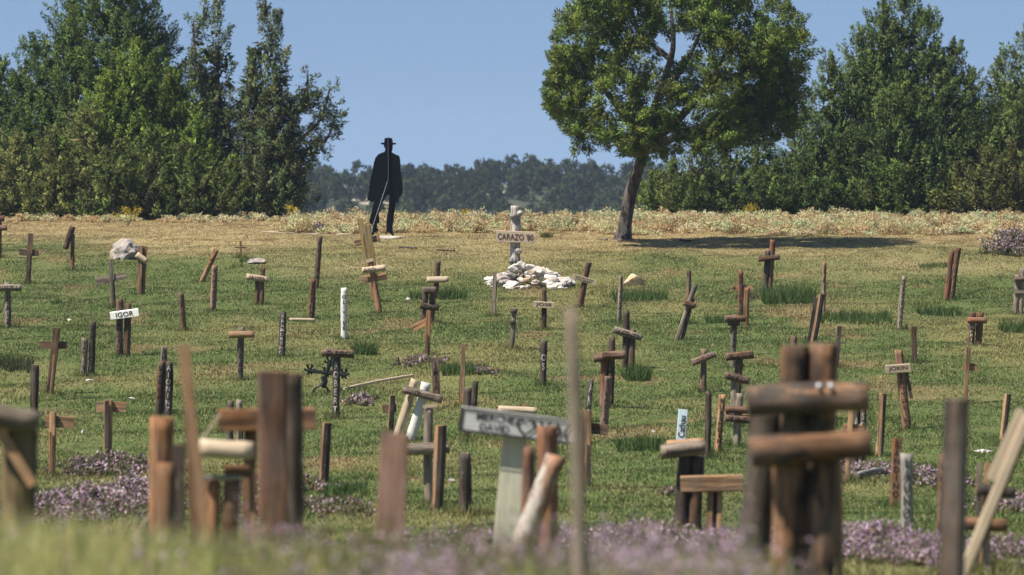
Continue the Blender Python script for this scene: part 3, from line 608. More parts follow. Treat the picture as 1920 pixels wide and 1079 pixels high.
# ------------------------------------------------------------------ foliage
def leaves(c, dirs, ln, wd, tint):
    n = len(c); r = rng.normal(size=(n, 3)); side = np.cross(dirs, r); side /= np.linalg.norm(side, axis=1)[:, None]+1e-9
    ln = np.broadcast_to(ln, n)[:, None]; wd = np.broadcast_to(wd, n)[:, None]
    V = np.empty((n, 3, 3)); V[:, 0] = c-side*wd/2; V[:, 1] = c+side*wd/2; V[:, 2] = c+dirs*ln
    return V.reshape(-1, 3), np.repeat(tint, 3, axis=0)
def unit(a): return a/(np.linalg.norm(a, axis=1)[:, None]+1e-9)
def foliage(pos, axis, rad, length, nl, ln, wd, base, var=.25):
    """clumps at pos (n,3) stretched along axis; nl leaves each"""
    n = len(pos); ct = base[None]*(1+rng.normal(0, var, (n, 1))) * (1+rng.normal(0, .06, (n, 3)))
    ct = np.clip(ct, .008, .5)
    i = np.repeat(np.arange(n), nl); m = len(i)
    t = rng.random(m)**.8; rr = rad[i]*(1-.65*t)*rng.random(m)**.4
    o = unit(rng.normal(size=(m, 3))); c = pos[i] + axis[i]*(t*length[i])[:, None] + o*rr[:, None]
    dr = unit(axis[i]*.9+o*.9+rng.normal(0, .3, (m, 3)))
    tint = np.clip(ct[i]*(1+rng.normal(0, .16, (m, 1))), .006, .5)
    nr = unit(o*.75+axis[i]*.6+rng.normal(0, .22, (m, 3)))
    return leaves(c, dr, ln*rng.uniform(.6, 1.3, m), wd*rng.uniform(.7, 1.3, m), tint)+(np.repeat(nr, 3, axis=0),)
def add_crown(root, parts, mat=LEAF, name='crown'):
    V = np.concatenate([p[0] for p in parts]); T = np.concatenate([p[1] for p in parts]); V = V-np.array(root.location)[None]; Nn = np.concatenate([p[2] for p in parts])
    return link(name, np_mesh(name, V, np.arange(len(V)).reshape(-1, 3), T, nrm=Nn), mat, root)
def spires(L, dens=1., nl=80, droop=0., base=(.05, .075, .022), tip=None, ln=.075, wd=.034, var=.25):
    """L: list of (x px, apex y, base y, half width px, d, depth half m)"""
    parts = []; base = np.array(base)
    for (px, ya, yb, hw, d, fat) in L:
        s = d/F; A = np.array(at(px, ya, d)); Bq = np.array(at(px, yb, d)); Hh = A[2]-Bq[2]; R = hw*s
        n = int(dens*(26+15*math.pi*R*Hh*.75)); t = 1-rng.random(n)**.60*.985; t = np.clip(t, .0, .97)
        az = rng.random(n)*6.283; lob = 1+.20*np.sin(az*3+t*7+px)+.15*np.sin(az*5-t*17+px*.3)+.11*np.sin(az*2+t*29)
        prof = np.minimum((1-t)**.80*1.18, 1.08)*(.84+.16*np.clip(t*5, 0, 1))
        q = np.where(rng.random(n) < .72, rng.uniform(.82, 1.04, n), rng.uniform(.3, .8, n))
        rad = R*prof*lob*q
        pos = np.stack([A[0]+(Bq[0]-A[0])*0+rad*np.cos(az), d+rad*np.sin(az)*fat, Bq[2]+t*Hh], -1)
        outw = np.stack([np.cos(az), np.sin(az), np.zeros(n)], -1)
        ax = unit(outw*(.55-.2*t[:, None])+np.array([0, 0, 1.])*(.75-droop)+rng.normal(0, .22, (n, 3)))
        cr_ = rng.uniform(.12, .25, n)*(.6+.4*(1-t)); le = rng.uniform(.32, .68, n)
        parts.append(foliage(pos, ax, cr_, le, nl, ln, wd, base, var))
        # leading shoots make the ragged tip
        m = 9; tt = rng.uniform(.88, 1.0, m); p2 = np.stack([A[0]+rng.normal(0, .05, m), np.full(m, d)+rng.normal(0, .05, m), Bq[2]+tt*Hh], -1)
        parts.append(foliage(p2, unit(np.array([0, 0, 1.])+rng.normal(0, .2, (m, 3))), np.full(m, .09), np.full(m, .42), nl, ln, wd, base, var))
        # dense inside, so the tree is not hollow
        m = int(n*.35); t2 = rng.random(m)**1.4*.85; a2 = rng.random(m)*6.283; r2 = R*(1-t2)**.75*rng.uniform(.1, .7, m)
        p3 = np.stack([A[0]+r2*np.cos(a2), d+r2*np.sin(a2)*fat, Bq[2]+t2*Hh], -1)
        parts.append(foliage(p3, unit(rng.normal(size=(m, 3))), np.full(m, .3), np.full(m, .3), 14, .22, .12, base*.9, var))
    return parts
def trunk(root, pts, rad, name='trunk', mat=TRUNK, n=12, tw=0., parent=None):
    V, Fs = [], []; rl = Vector(root.location); P_ = []; Rr = []
    for i in range(len(pts)-1):
        for k in range(5):
            f = k/5; a = Vector(pts[max(i-1, 0)]); b = Vector(pts[i]); c = Vector(pts[i+1]); e = Vector(pts[min(i+2, len(pts)-1)])
            P_.append(.5*((2*b)+(c-a)*f+(2*a-5*b+4*c-e)*f*f+(3*b-a-3*c+e)*f**3)); Rr.append(rad[i]+(rad[i+1]-rad[i])*f)
    P_.append(Vector(pts[-1])); Rr.append(rad[-1]); rr = random.Random(int(rad[0]*1e4))
    P_ = [p-rl for p in P_]; tube(V, Fs, P_, Rr, n)
    if tw:
        for i, p in enumerate(P_):
            for j in range(n):
                v = V[i*n+j]; a = 6.2832*j/n; k = 1+tw*math.sin(a*3+i*.35)+tw*.6*math.sin(a*5-i*.25)+rr.uniform(-.03, .03); V[i*n+j] = p+(v-p)*k
    me = bpy.data.meshes.new(name); me.from_pydata(V, [], Fs); me.polygons.foreach_set('use_smooth', [True]*len(me.polygons))
    return link(name, me, mat, parent or root)
def conifer(name, label, L, cat='juniper tree', **kw):
    px = sum(l[0]*l[3] for l in L)/sum(l[3] for l in L); d = sum(l[4] for l in L)/len(L); yb = max(l[2] for l in L)
    x = at(px, yb, d).x; root = empty(name, (x, d, g1(x, d))); tag(root, label, cat, 'junipers on the ridge')
    fol = spires(L, **kw)
    if kw.get('extra'): pass
    add_crown(root, fol)
    for (px_, ya, yb_, hw, dd, fat) in sorted(L, key=lambda q: q[1])[:3]:
        a = at(px_, yb_, dd); b = at(px_, ya+(yb_-ya)*.22, dd); c = Vector((x+(a.x-x)*.3, d, g1(x, d)-.1)); mid = a.lerp(b, .45)
        trunk(root, [c, a.lerp(mid, .4), mid, b], [.16, .13, .08, .02], n=8)
    return root
DG = (.155, .235, .064); MG = (.235, .33, .062); OG = (.265, .295, .095); GG = (.19, .235, .10)
conifer('juniper', 'huge dark green juniper towering at the left, highest tree of the left group',
        [(215,-110,408,170,114,1.), (135,0,408,150,114.5,1.), (62,88,408,130,114,1.), (268,-40,408,95,115,1.), (0,130,408,110,114,1.), (328,150,405,48,115,1.)], base=DG, dens=1.15)
conifer('juniper', 'bright mid-green juniper bulging in front of the huge dark one',
        [(250,92,409,120,111.5,.8), (205,160,409,100,111.2,.8), (320,150,409,95,111.6,.8), (370,235,409,62,111,.8)], base=MG, dens=1.15)
conifer('juniper', 'olive-green low juniper in the left corner of the tree group',
        [(25,275,410,75,110,.8), (100,262,410,70,109.8,.8), (165,215,410,62,110.2,.8), (-30,290,410,60,110,.8)], base=OG, dens=1.)
conifer('juniper_bush', 'low rounded juniper bush at the foot of the bright green juniper',
        [(215,290,411,60,108.9,.8), (280,270,411,55,109.0,.8), (345,300,411,60,109,.8), (400,330,411,40,109,.8)], base=(.19, .24, .070), dens=1.05, cat='juniper bush')
# loose grey-green twin-topped tree with a long side branch
def branchy(root, specs, base, hang=.3):
    parts = []
    for pts, w in specs:                     # a limb with hanging sprays
        P_ = [np.array(at(*p)) for p in pts]; rr = [w*(1-i/len(P_))+.012 for i in range(len(P_))]
        trunk(root, [Vector(p) for p in P_], rr, 'limb', n=6)
        for i in range(len(P_)-1):
            L_ = np.linalg.norm(P_[i+1]-P_[i]); m = int(L_*26)+2; t = rng.random(m)
            pos = P_[i]+(P_[i+1]-P_[i])*t[:, None]+rng.normal(0, .10+.05*(i == 0), (m, 3))
            ax = unit(np.array([.35, 0, .35])+rng.normal(0, .55, (m, 3))-np.array([0, 0, hang]))
            parts.append(foliage(pos, ax, rng.uniform(.07, .15, m), rng.uniform(.2, .45, m), 40, .075, .034, np.array(base), .25))
    return parts
x = at(465, 405, 112.5).x; root = empty('juniper', (x, 112.5, g1(x, 112.5))); tag(root, 'loose grey-green twin-topped juniper with long drooping side branches over the sky', 'juniper tree', 'junipers on the ridge')
fol = spires([(385,12,405,30,112.8,1.), (412,6,405,30,112.6,1.), (400,150,405,56,112.8,1.), (494,18,407,42,112.4,1.), (520,45,407,36,112.2,1.), (475,120,407,52,112.4,1.), (500,190,408,64,112.0,1.), (540,300,408,32,112,1.)], base=GG, dens=.8, var=.32)
D_ = 112.2
fol += branchy(root, [([(500,300,D_),(545,235,D_),(572,190,D_),(577,140,D_)], .05), ([(500,320,D_),(560,265,D_),(600,225,D_),(618,168,D_)], .05), ([(505,330,D_),(570,285,D_),(612,262,D_),(632,205,D_)], .04),
                      ([(500,290,D_),(560,285,D_),(600,288,D_)], .04), ([(480,260,D_),(530,215,D_),(560,180,D_)], .04), ([(505,215,D_),(548,200,D_),(600,195,D_)], .03),
                      ([(510,350,D_),(545,330,D_),(566,300,D_)], .03), ([(420,250,D_),(395,190,D_),(368,130,D_),(362,40,D_)], .04)], GG)
add_crown(root, fol)
trunk(root, [Vector((x, 112.5, g1(x, 112.5)-.1)), at(470,300,112.4), at(485,200,112.4), at(495,150,112.4)], [.2, .15, .08, .02], n=9)
trunk(root, [at(462,330,112.5), at(420,230,112.6), at(408,150,112.6), at(410,80,112.6)], [.12, .09, .06, .02], 'limb', n=7)
# right side
conifer('juniper', 'broad dark juniper with a pointed many-tipped top, biggest tree on the right',
        [(1695,-8,408,120,113,1.), (1655,20,408,110,112.6,1.), (1610,70,408,110,112.3,1.), (1740,30,408,110,112.8,1.), (1560,118,408,90,112,1.), (1790,95,408,85,112.6,1.), (1505,225,409,75,111.6,1.), (1820,150,408,60,113,1.), (1690,160,409,110,111.2,.7)], base=(.18, .255, .074), dens=1.05)
conifer('juniper', 'tall grey-green juniper cut off by the right photo edge', [(1925,70,408,85,114,1.), (1880,120,408,60,114.4,1.), (1895,180,408,90,112.5,1.), (1860,250,409,60,112,.8)], base=(.195, .26, .078), dens=1.05)
conifer('juniper_bush', 'low spreading juniper bush under the leaning tree crown', [(1262,322,411,50,111,.8), (1310,280,411,56,110.7,.8), (1365,266,411,56,110.5,.8), (1420,262,411,50,111,.8), (1225,350,411,30,111.2,.8), (1450,330,411,45,110.4,.8)], base=(.185, .25, .072), dens=1., cat='juniper bush')
conifer('juniper_bush', 'olive bush at the foot of the right-edge juniper', [(1850,300,411,50,110.2,.8), (1900,290,411,55,110,.8), (1800,330,411,40,110.4,.8)], base=(.20, .22, .07), dens=1., cat='juniper bush')

# leaning solitary tree
dT = 97.5; bt = at(1172, 441, dT); root = empty('leaning_juniper', (bt.x, dT, g1(bt.x, dT)))
tag(root, 'solitary leaning juniper with a bare dark trunk and a broad rounded crown', 'juniper tree')
def tp(x, y, o=0.): return at(x, y, dT-o)
trunk(root, [tp(1168,452), tp(1173,420), tp(1183,360,.2), tp(1200,305,.5), tp(1214,262,.9)], [.21, .15, .132, .12, .13], n=18, tw=.13)
for pts, r in (([(1210,275,.9),(1170,215,1.3),(1120,150,1.5),(1085,90,1.5)], .12), ([(1214,268,.9),(1235,180,1.4),(1262,90,1.6),(1255,0,1.6)], .13), ([(1216,272,.9),(1290,205,1.2),(1350,120,1.4),(1390,40,1.4)], .12),
               ([(1214,280,.9),(1310,240,1.6),(1400,205,2.),(1450,170,2.)], .1), ([(1205,280,.9),(1160,255,2.2),(1110,235,2.4)], .08), ([(1240,180,1.4),(1290,110,2.4),(1330,20,2.6)], .08), ([(1255,110,1.5),(1200,60,1.2),(1180,0,1.2)], .07)):
    trunk(root, [tp(*p) for p in pts], list(np.linspace(r, .025, len(pts))), 'limb', n=8)
BL = [(1090,60,52,48), (1065,125,30,34), (1060,180,28,30), (1100,130,44,44), (1085,215,40,40), (1110,250,36,28), (1150,190,48,44), (1130,30,52,44), (1185,40,46,46), (1190,115,50,40), (1175,245,48,30), (1230,190,55,42), (1245,255,44,30),
      (1255,20,52,42), (1322,48,34,30), (1300,150,56,46), (1300,225,54,36), (1360,40,52,46), (1365,110,52,46), (1360,185,54,44), (1375,240,44,32), (1428,98,42,40), (1430,140,44,44), (1425,205,46,38), (1462,55,38,48), (1478,105,30,44), (1470,165,34,42), (1455,225,28,26),
      (1375,-28,45,38), (1310,-35,55,45), (1220,-45,75,45), (1140,-20,60,40), (1340,262,36,22), (1205,272,28,16), (1240,105,40,34)]
BL = [b for b in BL if not (b[0] == 1240 and b[1] == 105)]
parts = []; rt = random.Random(12); gbase = np.array([.215, .290, .064])
for (bx, by, rx, ry) in BL:
    for rep in range(2):
        if rep == 1 and rt.random() < .12: continue
        sc_ = rt.uniform(.78, 1.08)
        o = 2.7 + (rt.uniform(-.2, 1.7) if rep == 0 else rt.uniform(-2.2, -.5)); edge = abs((bx-1270)/235)**2
        o = 2.7 + (o-2.7)*(1-.65*min(edge, 1)); c = np.array(tp(bx, by, o)); s = dT/F; n = 34
        v = unit(rng.normal(size=(n, 3))); q = rng.uniform(.65, 1.05, n)[:, None]
        pos = c + v*q*np.array([rx*s*.84, (rx+ry)/2*s*.85, ry*s*.84])*sc_
        ax = unit(v*.8+np.array([0, 0, .25])+rng.normal(0, .3, (n, 3)))
        parts.append(foliage(pos, ax, rng.uniform(.13, .24, n), rng.uniform(.18, .42, n), 95, .07, .034, gbase, .28))
add_crown(root, parts)

# far wooded hill: one mass of small trees
cs = []; 
xs_ = rng.uniform(-62, 70, 1150); dd_ = 426+109*rng.random(1150)
keep = (vn(xs_, dd_, .035)+.35*vn(xs_, dd_, .2) > -.95) & (lat(xs_*.16, dd_*.06, 51) > -.62)
xs_, dd_ = xs_[keep], dd_[keep]
parts = []
for x_, d_ in zip(xs_, dd_):
    h = rng.uniform(1.2, 3.0) if rng.random() < .7 else rng.uniform(2.4, 3.4); r = h*rng.uniform(.42, .66); n = 24; z0 = g1(x_, d_)
    t = rng.random(n); az = rng.random(n)*6.283; ra = r*(1-t**1.8)**.7*rng.uniform(.6, 1, n)
    pos = np.stack([x_+ra*np.cos(az), d_+ra*np.sin(az), z0+t*h*.92], -1)
    b = np.array([.050, .070, .026])*rng.uniform(.6, 1.5)
    parts.append(foliage(pos, unit(np.stack([np.cos(az)*.6, np.sin(az)*.6, np.ones(n)], -1)), np.full(n, .42), np.full(n, .4), 18, .34, .24, b, .2))
V = np.concatenate([p[0] for p in parts]); T = np.concatenate([p[1] for p in parts])
fw = link('far_woodland', np_mesh('far_woodland', V, np.arange(len(V)).reshape(-1, 3), T, nrm=np.concatenate([p[2] for p in parts])), FARLEAF)
tag(fw, 'distant hillside covered in small dark hazy trees', 'woodland', kind='stuff')

# ------------------------------------------------------------------ grass, weeds, heather
def stuff(name, V, T, mat, label, cat):
    return tag(link(name, np_mesh(name, V, np.arange(len(V)).reshape(-1, 3), T), mat), label, cat, kind='stuff')
def blades(x, d, h, w, tint, lean=.35):
    z = G(x, d); n = len(x); c = np.stack([x, d, z-.004], -1); dr = unit(np.stack([rng.normal(0, lean, n), rng.normal(0, lean, n), np.ones(n)], -1))
    side = np.stack([np.cos(a := rng.uniform(-.9, .9, n)), np.sin(a), np.zeros(n)], -1)
    V = np.empty((n, 3, 3)); V[:, 0] = c-side*(w/2)[:, None]; V[:, 1] = c+side*(w/2)[:, None]; V[:, 2] = c+dr*h[:, None]
    return V.reshape(-1, 3), np.repeat(tint, 3, axis=0)
def scatter(n, d0, d1, pw=1., margin=1.12):
    d = d0+(d1-d0)*rng.random(n)**pw; x = rng.uniform(-1, 1, n)*d*.12*margin; return x, d
def density(x, d, n, total):  pass
n = 850000; d = np.sqrt(rng.random(n)*(110.**2-21.**2)+21.**2); x = rng.uniform(-1, 1, n)*d*.134
fine = fbm(x*5, d*1.7, 11)*.9; tuft = fbm(x*1.6, d*.7, 23)+.8*fine
long_ = sst(.5, 1.6, vn(x+3, d, .33))*(1-sst(80, 93, d))
h = (.022+.022*rng.random(n))*(1+.45*np.clip(tuft, -1.0, 1.8)) * (1+1.1*long_) * (1-.35*sst(84, 97, d)); h = np.clip(h, .024, .13)
c = turf_colour(x, d)*(1+.36*np.clip(lat(x*9, d*3, 17)*.7+fine, -1.6, 1.6))[:, None]*(1+rng.normal(0, .32, (n, 1)))
dead = rng.random(n) < .10; c[dead] = np.array([.36, .29, .15])*rng.uniform(.6, 1.2, (dead.sum(), 1)); c = np.clip(c, .01, .6)
V, T = blades(x, d, h, (.007+.00012*d)*rng.uniform(.6, 1.5, n), c, .5)
sp = np.array([q for q in SPOTS if q[1] > 22]); i = np.repeat(np.arange(len(sp)), 110); m = len(i); x = sp[i, 0]+rng.normal(0, .09, m); d = sp[i, 1]+rng.normal(0, .10, m)
c = turf_colour(x, d)*rng.uniform(.6, 1.2, (m, 1)); V2, T2 = blades(x, d, rng.uniform(.04, .13, m)*(1+.5*lat(i*3.3, i*.1, 4)), np.full(m, .012), c, .4); V = np.concatenate([V, V2]); T = np.concatenate([T, T2])
stuff('meadow_grass', V, T, GRASS, 'short mottled green and straw grass covering the graveyard slope', 'grass')
# coarse tall tufts
def tuft_at(px, py, r, hgt, nb, tint, label):
    dd = hit(px, py); X = at(px, py, dd).x; xx = X+np.clip(rng.normal(0, r*.45, nb), -r*.6, r*.6); yy = dd+np.clip(rng.normal(0, r*.5, nb), -r*.75, r*.75)
    hh = hgt*rng.uniform(.45, 1.1, nb); col_ = np.array(tint)[None]*(1+rng.normal(0, .25, (nb, 1))); V, T = blades(xx, yy, hh, rng.uniform(.010, .02, nb), np.clip(col_, .01, .5), .38)
    o = empty('grass_tuft', (X, dd, g1(X, dd))); V = V-np.array(o.location)[None]
    bpy.data.objects.remove(o); me = np_mesh('grass_tuft', V, np.arange(len(V)).reshape(-1, 3), T); ob = link('grass_tuft', me, GRASS); ob.location = (X, dd, g1(X, dd))
    tag(ob, label, 'grass tuft', 'tall grass tufts')
TG = (.060, .100, .026)
for a in [(1478,568,.75,.42,900,TG,'largest tall green grass tuft, at the foot of the posts near the tree shadow'), (1200,562,.8,.26,700,TG,'tall grass growing round the foot of the ochre boulder'), (1600,600,1.0,.22,800,TG,'wide loose patch of long grass right of the thin flaking post'),
          (848,560,.4,.25,450,TG,'grass tuft behind the dark double cross'), (792,562,.35,.2,300,TG,'small grass tuft left of the red-brown post with pale log beam'), (1195,712,.28,.3,350,TG,'grass tuft below the lettered beam tilting down right'), (684,665,.3,.28,300,TG,'grass tuft between the dark T cross and the white painted post'),
          (1350,605,.4,.18,300,TG,'grass clump between the leaning sticks and the lettered red post'), (1912,622,.5,.28,400,TG,'grass tuft at the foot of the grey double cross on the right edge'), (1750,500,.45,.1,300,TG,'low dark green grass patch left of the leaning red-brown pair'), (1760,590,.6,.2,400,TG,'grass clump below the leaning red-brown pair'),
          (1025,446,.2,.16,200,(.08,.09,.03),'dark dry tuft on the ridge right of the name board'), (20,690,.5,.22,500,(.05,.06,.025),'dark scrubby tuft at the left edge above the rounded log'), (870,700,.5,.2,500,TG,'grass growing over the heather mound right of the thin stake'), (1200,842,.4,.2,450,TG,'dark tuft on the mound left of the blue-white board'),
          (650,930,.3,.18,400,TG,'green tuft at the front right of the solitary dark post'), (1400,560,.35,.15,160,(.07,.05,.03),'brown dead tuft under the small board marked with a cross sign'), (107,570,.15,.12,80,TG,'little sprig of grass right of the grey bark post'), (470,490,.35,.1,250,TG,'low green tuft round the tiny stick cross')]:
    tuft_at(*a)
# foreground grass (out of focus)
n = 40000; d = rng.uniform(10.2, 14.5, n); x = rng.uniform(-1, 1, n)*d*.135; px = 960+x/d*F
k = rng.random(n) < (1-.8*sst(380, 760, px)); x, d, px = x[k], d[k], px[k]; n = len(x)
c = np.array([.54, .54, .17])[None]*(1+rng.normal(0, .3, (n, 1))); s_ = rng.random(n) < .4; c[s_] = np.array([.60, .52, .24]); gq = rng.random(n) < .2; c[gq] = np.array([.10, .15, .07])
h = rng.uniform(.14, .30, n)*(.85+.25*sst(520, 60, px)); V, T = blades(x, d, h, rng.uniform(.004, .009, n), np.clip(c, .01, .6), .4)
stuff('foreground_grass', V, T, NEARG, 'blurred long yellow-green grass in the near left corner', 'grass')
# heather
def heather(x, d, h, purple, seed=0):
    n = len(x); nl = 26; i = np.repeat(np.arange(n), nl); m = n*nl; t = rng.random(m)
    ln_ = unit(np.stack([rng.normal(0, .35, n), rng.normal(0, .35, n), np.ones(n)], -1)); z = G(x, d)
    p = np.stack([x, d, z], -1)[i] + ln_[i]*(t*h[i])[:, None] + rng.normal(0, .012, (m, 3))
    green = np.array([.10, .125, .045]); brown = np.array([.17, .11, .065]); pur = np.array([.38, .255, .35]); pk = np.array([.55, .39, .46])
    c = np.where((rng.random(m) < .4)[:, None], brown, green); isP = (t > .45) & (rng.random(m) < purple[i]); c[isP] = np.where((rng.random(isP.sum()) < .4)[:, None], pk, pur)
    c = np.clip(c*(1+rng.normal(0, .2, (m, 1))), .01, .6); dr = unit(ln_[i]+rng.normal(0, .8, (m, 3)))
    sc = np.clip(d[i]/30, .55, 2.0)
    return leaves(p, dr, .026*sc, .015*sc, c)
parts = []
n = 6500; d = rng.uniform(10.6, 15.5, n); x = rng.uniform(-1, 1, n)*d*.135; px = 960+x/d*F; pat = vn(x*2, d*2, .6)
k = (rng.random(n) < sst(250, 620, px)*.9+.1) & (pat > -1.0); x, d, px, pat = x[k], d[k], px[k], pat[k]
f2 = fbm(x*2.6, d*1.3, 41); parts.append(heather(x, d, rng.uniform(.15, .30, len(x))*(1+.25*fbm(x*3.5, d*2, 44)), np.clip(.16+1.1*f2, .0, .85)))
n = 12000; d = rng.uniform(10.6, 15., n); x = rng.uniform(-1, 1, n)*d*.135; k = fbm(x*2.6, d*1.3, 41) < .06; x, d = x[k], d[k]; n = len(x)
c = np.array([.20, .25, .07])[None]*rng.uniform(.5, 1.5, (n, 1)); parts.append(blades(x, d, rng.uniform(.12, .28, n), np.full(n, .007), c, .4))
def hpatch(px, py, rx, ry, nn, hgt, pur, dfix=None):
    dd = dfix or hit(px, py); X = at(px, py, dd).x; a = rng.random(nn)*6.283; r = np.abs(rng.normal(0, .48, nn)).clip(0, 1.5); x = X+r*np.cos(a)*rx; d = dd+r*np.sin(a)*ry; q = np.clip(1+.6*vn(x, d, 2.4), .35, 1.6)
    parts.append(heather(x, d, hgt*.66*q*rng.uniform(.5, 1.1, nn)*(1-.4*r), np.full(nn, pur*.54)*np.clip(q, .5, 1.2)))
for a in [(210,885,.55,1.3,550,.22,.45), (160,958,.55,2.2,900,.26,.75), (60,960,.4,1.6,350,.22,.6), (240,935,.35,1.5,450,.25,.8), (560,955,1.,1.5,350,.16,.35), (510,918,.7,1.2,350,.15,.45), (790,683,.5,.9,120,.15,.6), (680,755,.22,.5,80,.14,.7), (900,700,.25,.4,90,.13,.5),
          (1640,1040,.75,1.3,1500,.26,.85), (1730,1055,.5,1.,800,.22,.8), (1850,1040,.6,1.,500,.2,.6), (1655,890,.7,1.,380,.16,.6), (1745,905,.45,1.,300,.17,.7), (1600,880,.25,.6,120,.16,.7), (1900,960,.4,1.2,400,.2,.75), (1255,930,.12,.3,60,.15,.6), (980,1030,1.6,2.0,1400,.2,.5), (1200,1025,.9,1.8,900,.22,.6), (1420,1030,.8,1.4,600,.2,.6)]:
    hpatch(*a)
V = np.concatenate([p[0] for p in parts]); T = np.concatenate([p[1] for p in parts])
stuff('heather', V, T, FLOW, 'purple flowering heather spread through the front of the meadow', 'heather')
def hbush(px, py, rx, ry, nn, hgt, label, pur=.6):
    global parts; parts = []; hpatch(px, py, rx, ry, nn, hgt, pur); V, T = parts[0]; dd = hit(px, py); X = at(px, py, dd).x; L_ = np.array([X, dd, g1(X, dd)])
    ob = link('heather_bush', np_mesh('heather_bush', V-L_[None], np.arange(len(V)).reshape(-1, 3), T), FLOW); ob.location = L_; tag(ob, label, 'heather bush')
hbush(1905, 476, .62, .8, 1700, .75, 'rounded purple-brown heather bush at the right photo edge', .6)
hbush(597, 436, .22, .4, 220, .26, 'small purple heather bush left of the black figure among pale weeds', .8)
# pale dry weeds along the ridge
def weeds(nc, xr, dr, hr):
    cx = rng.uniform(*xr, nc); cd_ = dr[0]+(dr[1]-dr[0])*rng.random(nc)**.8; k = vn(cx, cd_, .35)+.5*vn(cx, cd_, 1.1) > rng.uniform(-1.3, .3, nc)
    cx, cd_ = cx[k], cd_[k]; nc = len(cx); ns = 26; j = np.repeat(np.arange(nc), ns); n = nc*ns; ch = rng.uniform(*hr, nc)*(1+.35*(rng.random(nc) < .12)); cr = rng.uniform(.12, .34, nc)
    g = rng.normal(0, .5, (n, 2)); x = cx[j]+g[:, 0]*cr[j]; d = cd_[j]+g[:, 1]*cr[j]; hh = ch[j]*np.clip(1-.45*(g**2).sum(1), .3, 1)*rng.uniform(.7, 1.1, n)
    nl = 17; i = np.repeat(np.arange(n), nl); m = n*nl; t = rng.random(m)**.6
    p = np.stack([x, d, G(x, d)], -1)[i]+np.stack([rng.normal(0, .035, m), rng.normal(0, .035, m), t*hh[i]], -1)
    cols = np.array([[.50, .49, .26], [.50, .38, .21], [.41, .44, .25], [.44, .32, .17], [.27, .22, .11], [.56, .51, .32]]); kind = rng.choice(6, nc, p=[.24, .2, .2, .12, .1, .14])
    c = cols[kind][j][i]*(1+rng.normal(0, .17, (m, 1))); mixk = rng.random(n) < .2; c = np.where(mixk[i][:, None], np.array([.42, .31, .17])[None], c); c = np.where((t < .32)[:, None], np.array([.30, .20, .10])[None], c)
    return leaves(p, unit(rng.normal(0, 1, (m, 3))+np.array([0, 0, .5])), .045, .028, np.clip(c, .02, .7))
s = 103/F
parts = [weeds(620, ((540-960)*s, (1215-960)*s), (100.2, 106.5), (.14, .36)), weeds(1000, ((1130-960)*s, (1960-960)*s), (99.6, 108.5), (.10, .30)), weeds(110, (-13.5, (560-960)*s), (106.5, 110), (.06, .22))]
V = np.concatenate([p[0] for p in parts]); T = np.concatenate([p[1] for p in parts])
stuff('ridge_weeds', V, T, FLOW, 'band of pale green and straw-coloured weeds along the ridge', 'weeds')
# yellow-flowered plants
def yellow(px, py, hpx, wpx, label):
    d = hit(px, py, 90, 113); X = at(px, py, d).x; s = d/F; root = empty('yellow_flower_plant', (X, d, g1(X, d))); tag(root, label, 'flowering plant', 'yellow flowering plants on the ridge')
    V, Fs = [], []; tips = []
    for k in range(9):
        a = rng.uniform(-1, 1); tx = a*wpx*s*.5; tz = hpx*s*rng.uniform(.65, 1.); tips.append((tx, rng.uniform(-.1, .1), tz)); tube(V, Fs, [(0, 0, 0), (tx*.4, 0, tz*.5), tips[-1]], .007, 5)
    me = bpy.data.meshes.new('stems'); me.from_pydata(V, [], Fs); link('stems', me, plain('green_stem', (.12, .13, .05)), root)
    tips = np.array(tips); i = np.repeat(np.arange(len(tips)), 40); c = tips[i]+rng.normal(0, .045, (len(i), 3)); col = np.array([.55, .40, .03])[None]*rng.uniform(.5, 1.2, (len(i), 1))
    g_ = rng.random(len(i)) < .3; col[g_] = (.14, .16, .05); V2, T2 = leaves(c, unit(rng.normal(size=(len(i), 3))), .035, .03, np.clip(col, .01, .7))
    link('blossoms', np_mesh('blossoms', V2, np.arange(len(V2)).reshape(-1, 3), T2), FLOW, root)
yellow(240, 425, 33, 42, 'yellow flowering plant in front of the left junipers')
yellow(548, 412, 22, 16, 'small yellow flowering plant at the foot of the twin-topped juniper')
yellow(873, 412, 14, 8, 'tiny yellow flower head above the weeds right of the black figure')
yellow(1408, 416, 30, 22, 'yellow-green flowering plant before the low juniper bush')

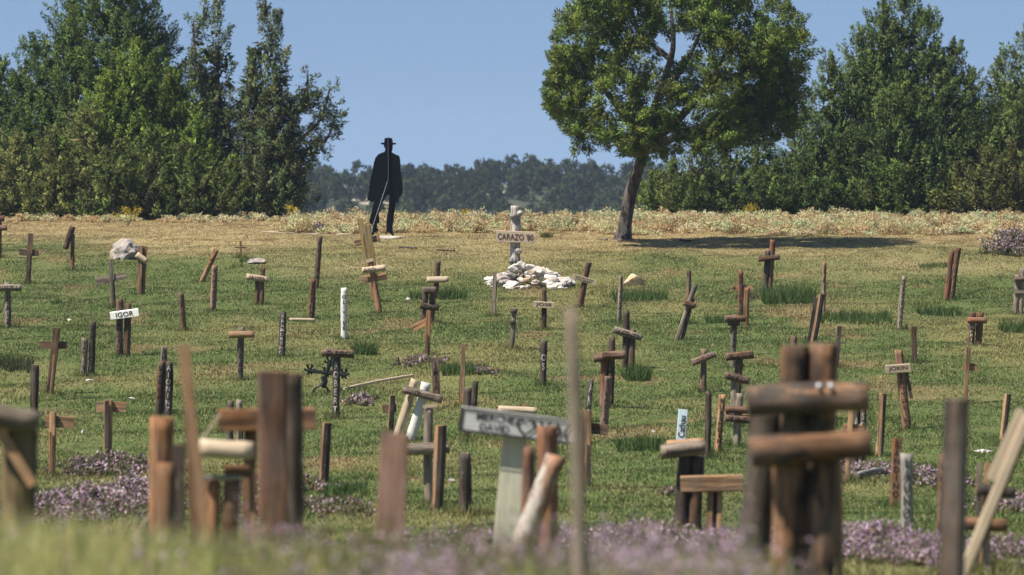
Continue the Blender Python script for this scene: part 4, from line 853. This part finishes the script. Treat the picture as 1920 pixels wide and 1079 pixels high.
# ------------------------------------------------------------------ air, sky, sun, camera
def haze():
    me = bpy.data.meshes.new('haze'); x0, x1, y0, y1, z0, z1 = -1000, 1000, -40, 1510, CZ-46, CZ+22
    V = [(x, y, z) for z in (z0, z1) for y in (y0, y1) for x in (x0, x1)]
    me.from_pydata(V, [], [(0, 2, 3, 1), (4, 5, 7, 6), (0, 1, 5, 4), (2, 6, 7, 3), (0, 4, 6, 2), (1, 3, 7, 5)])
    m = bpy.data.materials.new('pale_air'); m.use_nodes = True; nt = m.node_tree; nt.nodes.remove(nt.nodes['Principled BSDF'])
    v = N(nt, 'ShaderNodeVolumePrincipled'); v.inputs['Color'].default_value = (.62, .78, 1, 1); v.inputs['Density'].default_value = .00021; v.inputs['Anisotropy'].default_value = 0
    nt.links.new(v.outputs[0], nt.nodes['Material Output'].inputs['Volume']); tag(link('haze', me, m), kind='stuff', label='thin pale blue air that fades the far hillside', cat='haze')
haze()
EL, AZ = math.radians(57), math.atan2(-1, -.62)
w = bpy.data.worlds.new('World'); SC.world = w; w.use_nodes = True; nt = w.node_tree; bg = nt.nodes['Background']
sky = N(nt, 'ShaderNodeTexSky', sky_type='NISHITA'); sky.sun_disc = False; sky.sun_elevation = EL; sky.sun_rotation = AZ; sky.altitude = 1000; sky.air_density = 1.0; sky.dust_density = .4; sky.ozone_density = .6
tc = N(nt, 'ShaderNodeTexCoord'); va = N(nt, 'ShaderNodeVectorMath', operation='ADD'); va.inputs[1].default_value = (0, 0, .21); nv = N(nt, 'ShaderNodeVectorMath', operation='NORMALIZE')
nt.links.new(tc.outputs['Generated'], va.inputs[0]); nt.links.new(va.outputs[0], nv.inputs[0]); nt.links.new(nv.outputs[0], sky.inputs[0])
nt.links.new(sky.outputs[0], bg.inputs[0]); bg.inputs[1].default_value = .077
sl = bpy.data.lights.new('sun', 'SUN'); sl.energy = 5.0; sl.angle = math.radians(.53); sl.color = (1, .93, .82); so = bpy.data.objects.new('sun', sl); COL.objects.link(so)
sd = Vector((math.sin(AZ)*math.cos(EL), math.cos(AZ)*math.cos(EL), math.sin(EL))); so.rotation_euler = sd.to_track_quat('Z', 'Y').to_euler()
cd = bpy.data.cameras.new('camera'); co = bpy.data.objects.new('camera', cd); COL.objects.link(co); SC.camera = co
cd.sensor_width = 36; cd.lens = F/1920*36; cd.clip_end = 5000; cd.clip_start = .5; co.location = (0, 0, CZ); co.rotation_euler = (math.pi/2-PITCH, 0, 0)
cd.dof.use_dof = True; cd.dof.focus_distance = 74; cd.dof.aperture_fstop = 4.0
SC.render.engine = 'CYCLES'; SC.view_settings.view_transform = 'Standard'; SC.view_settings.look = 'None'; SC.view_settings.exposure = .78; SC.view_settings.gamma = 1
SC.cycles.max_bounces = 5; SC.cycles.volume_bounces = 0; SC.cycles.transparent_max_bounces = 4
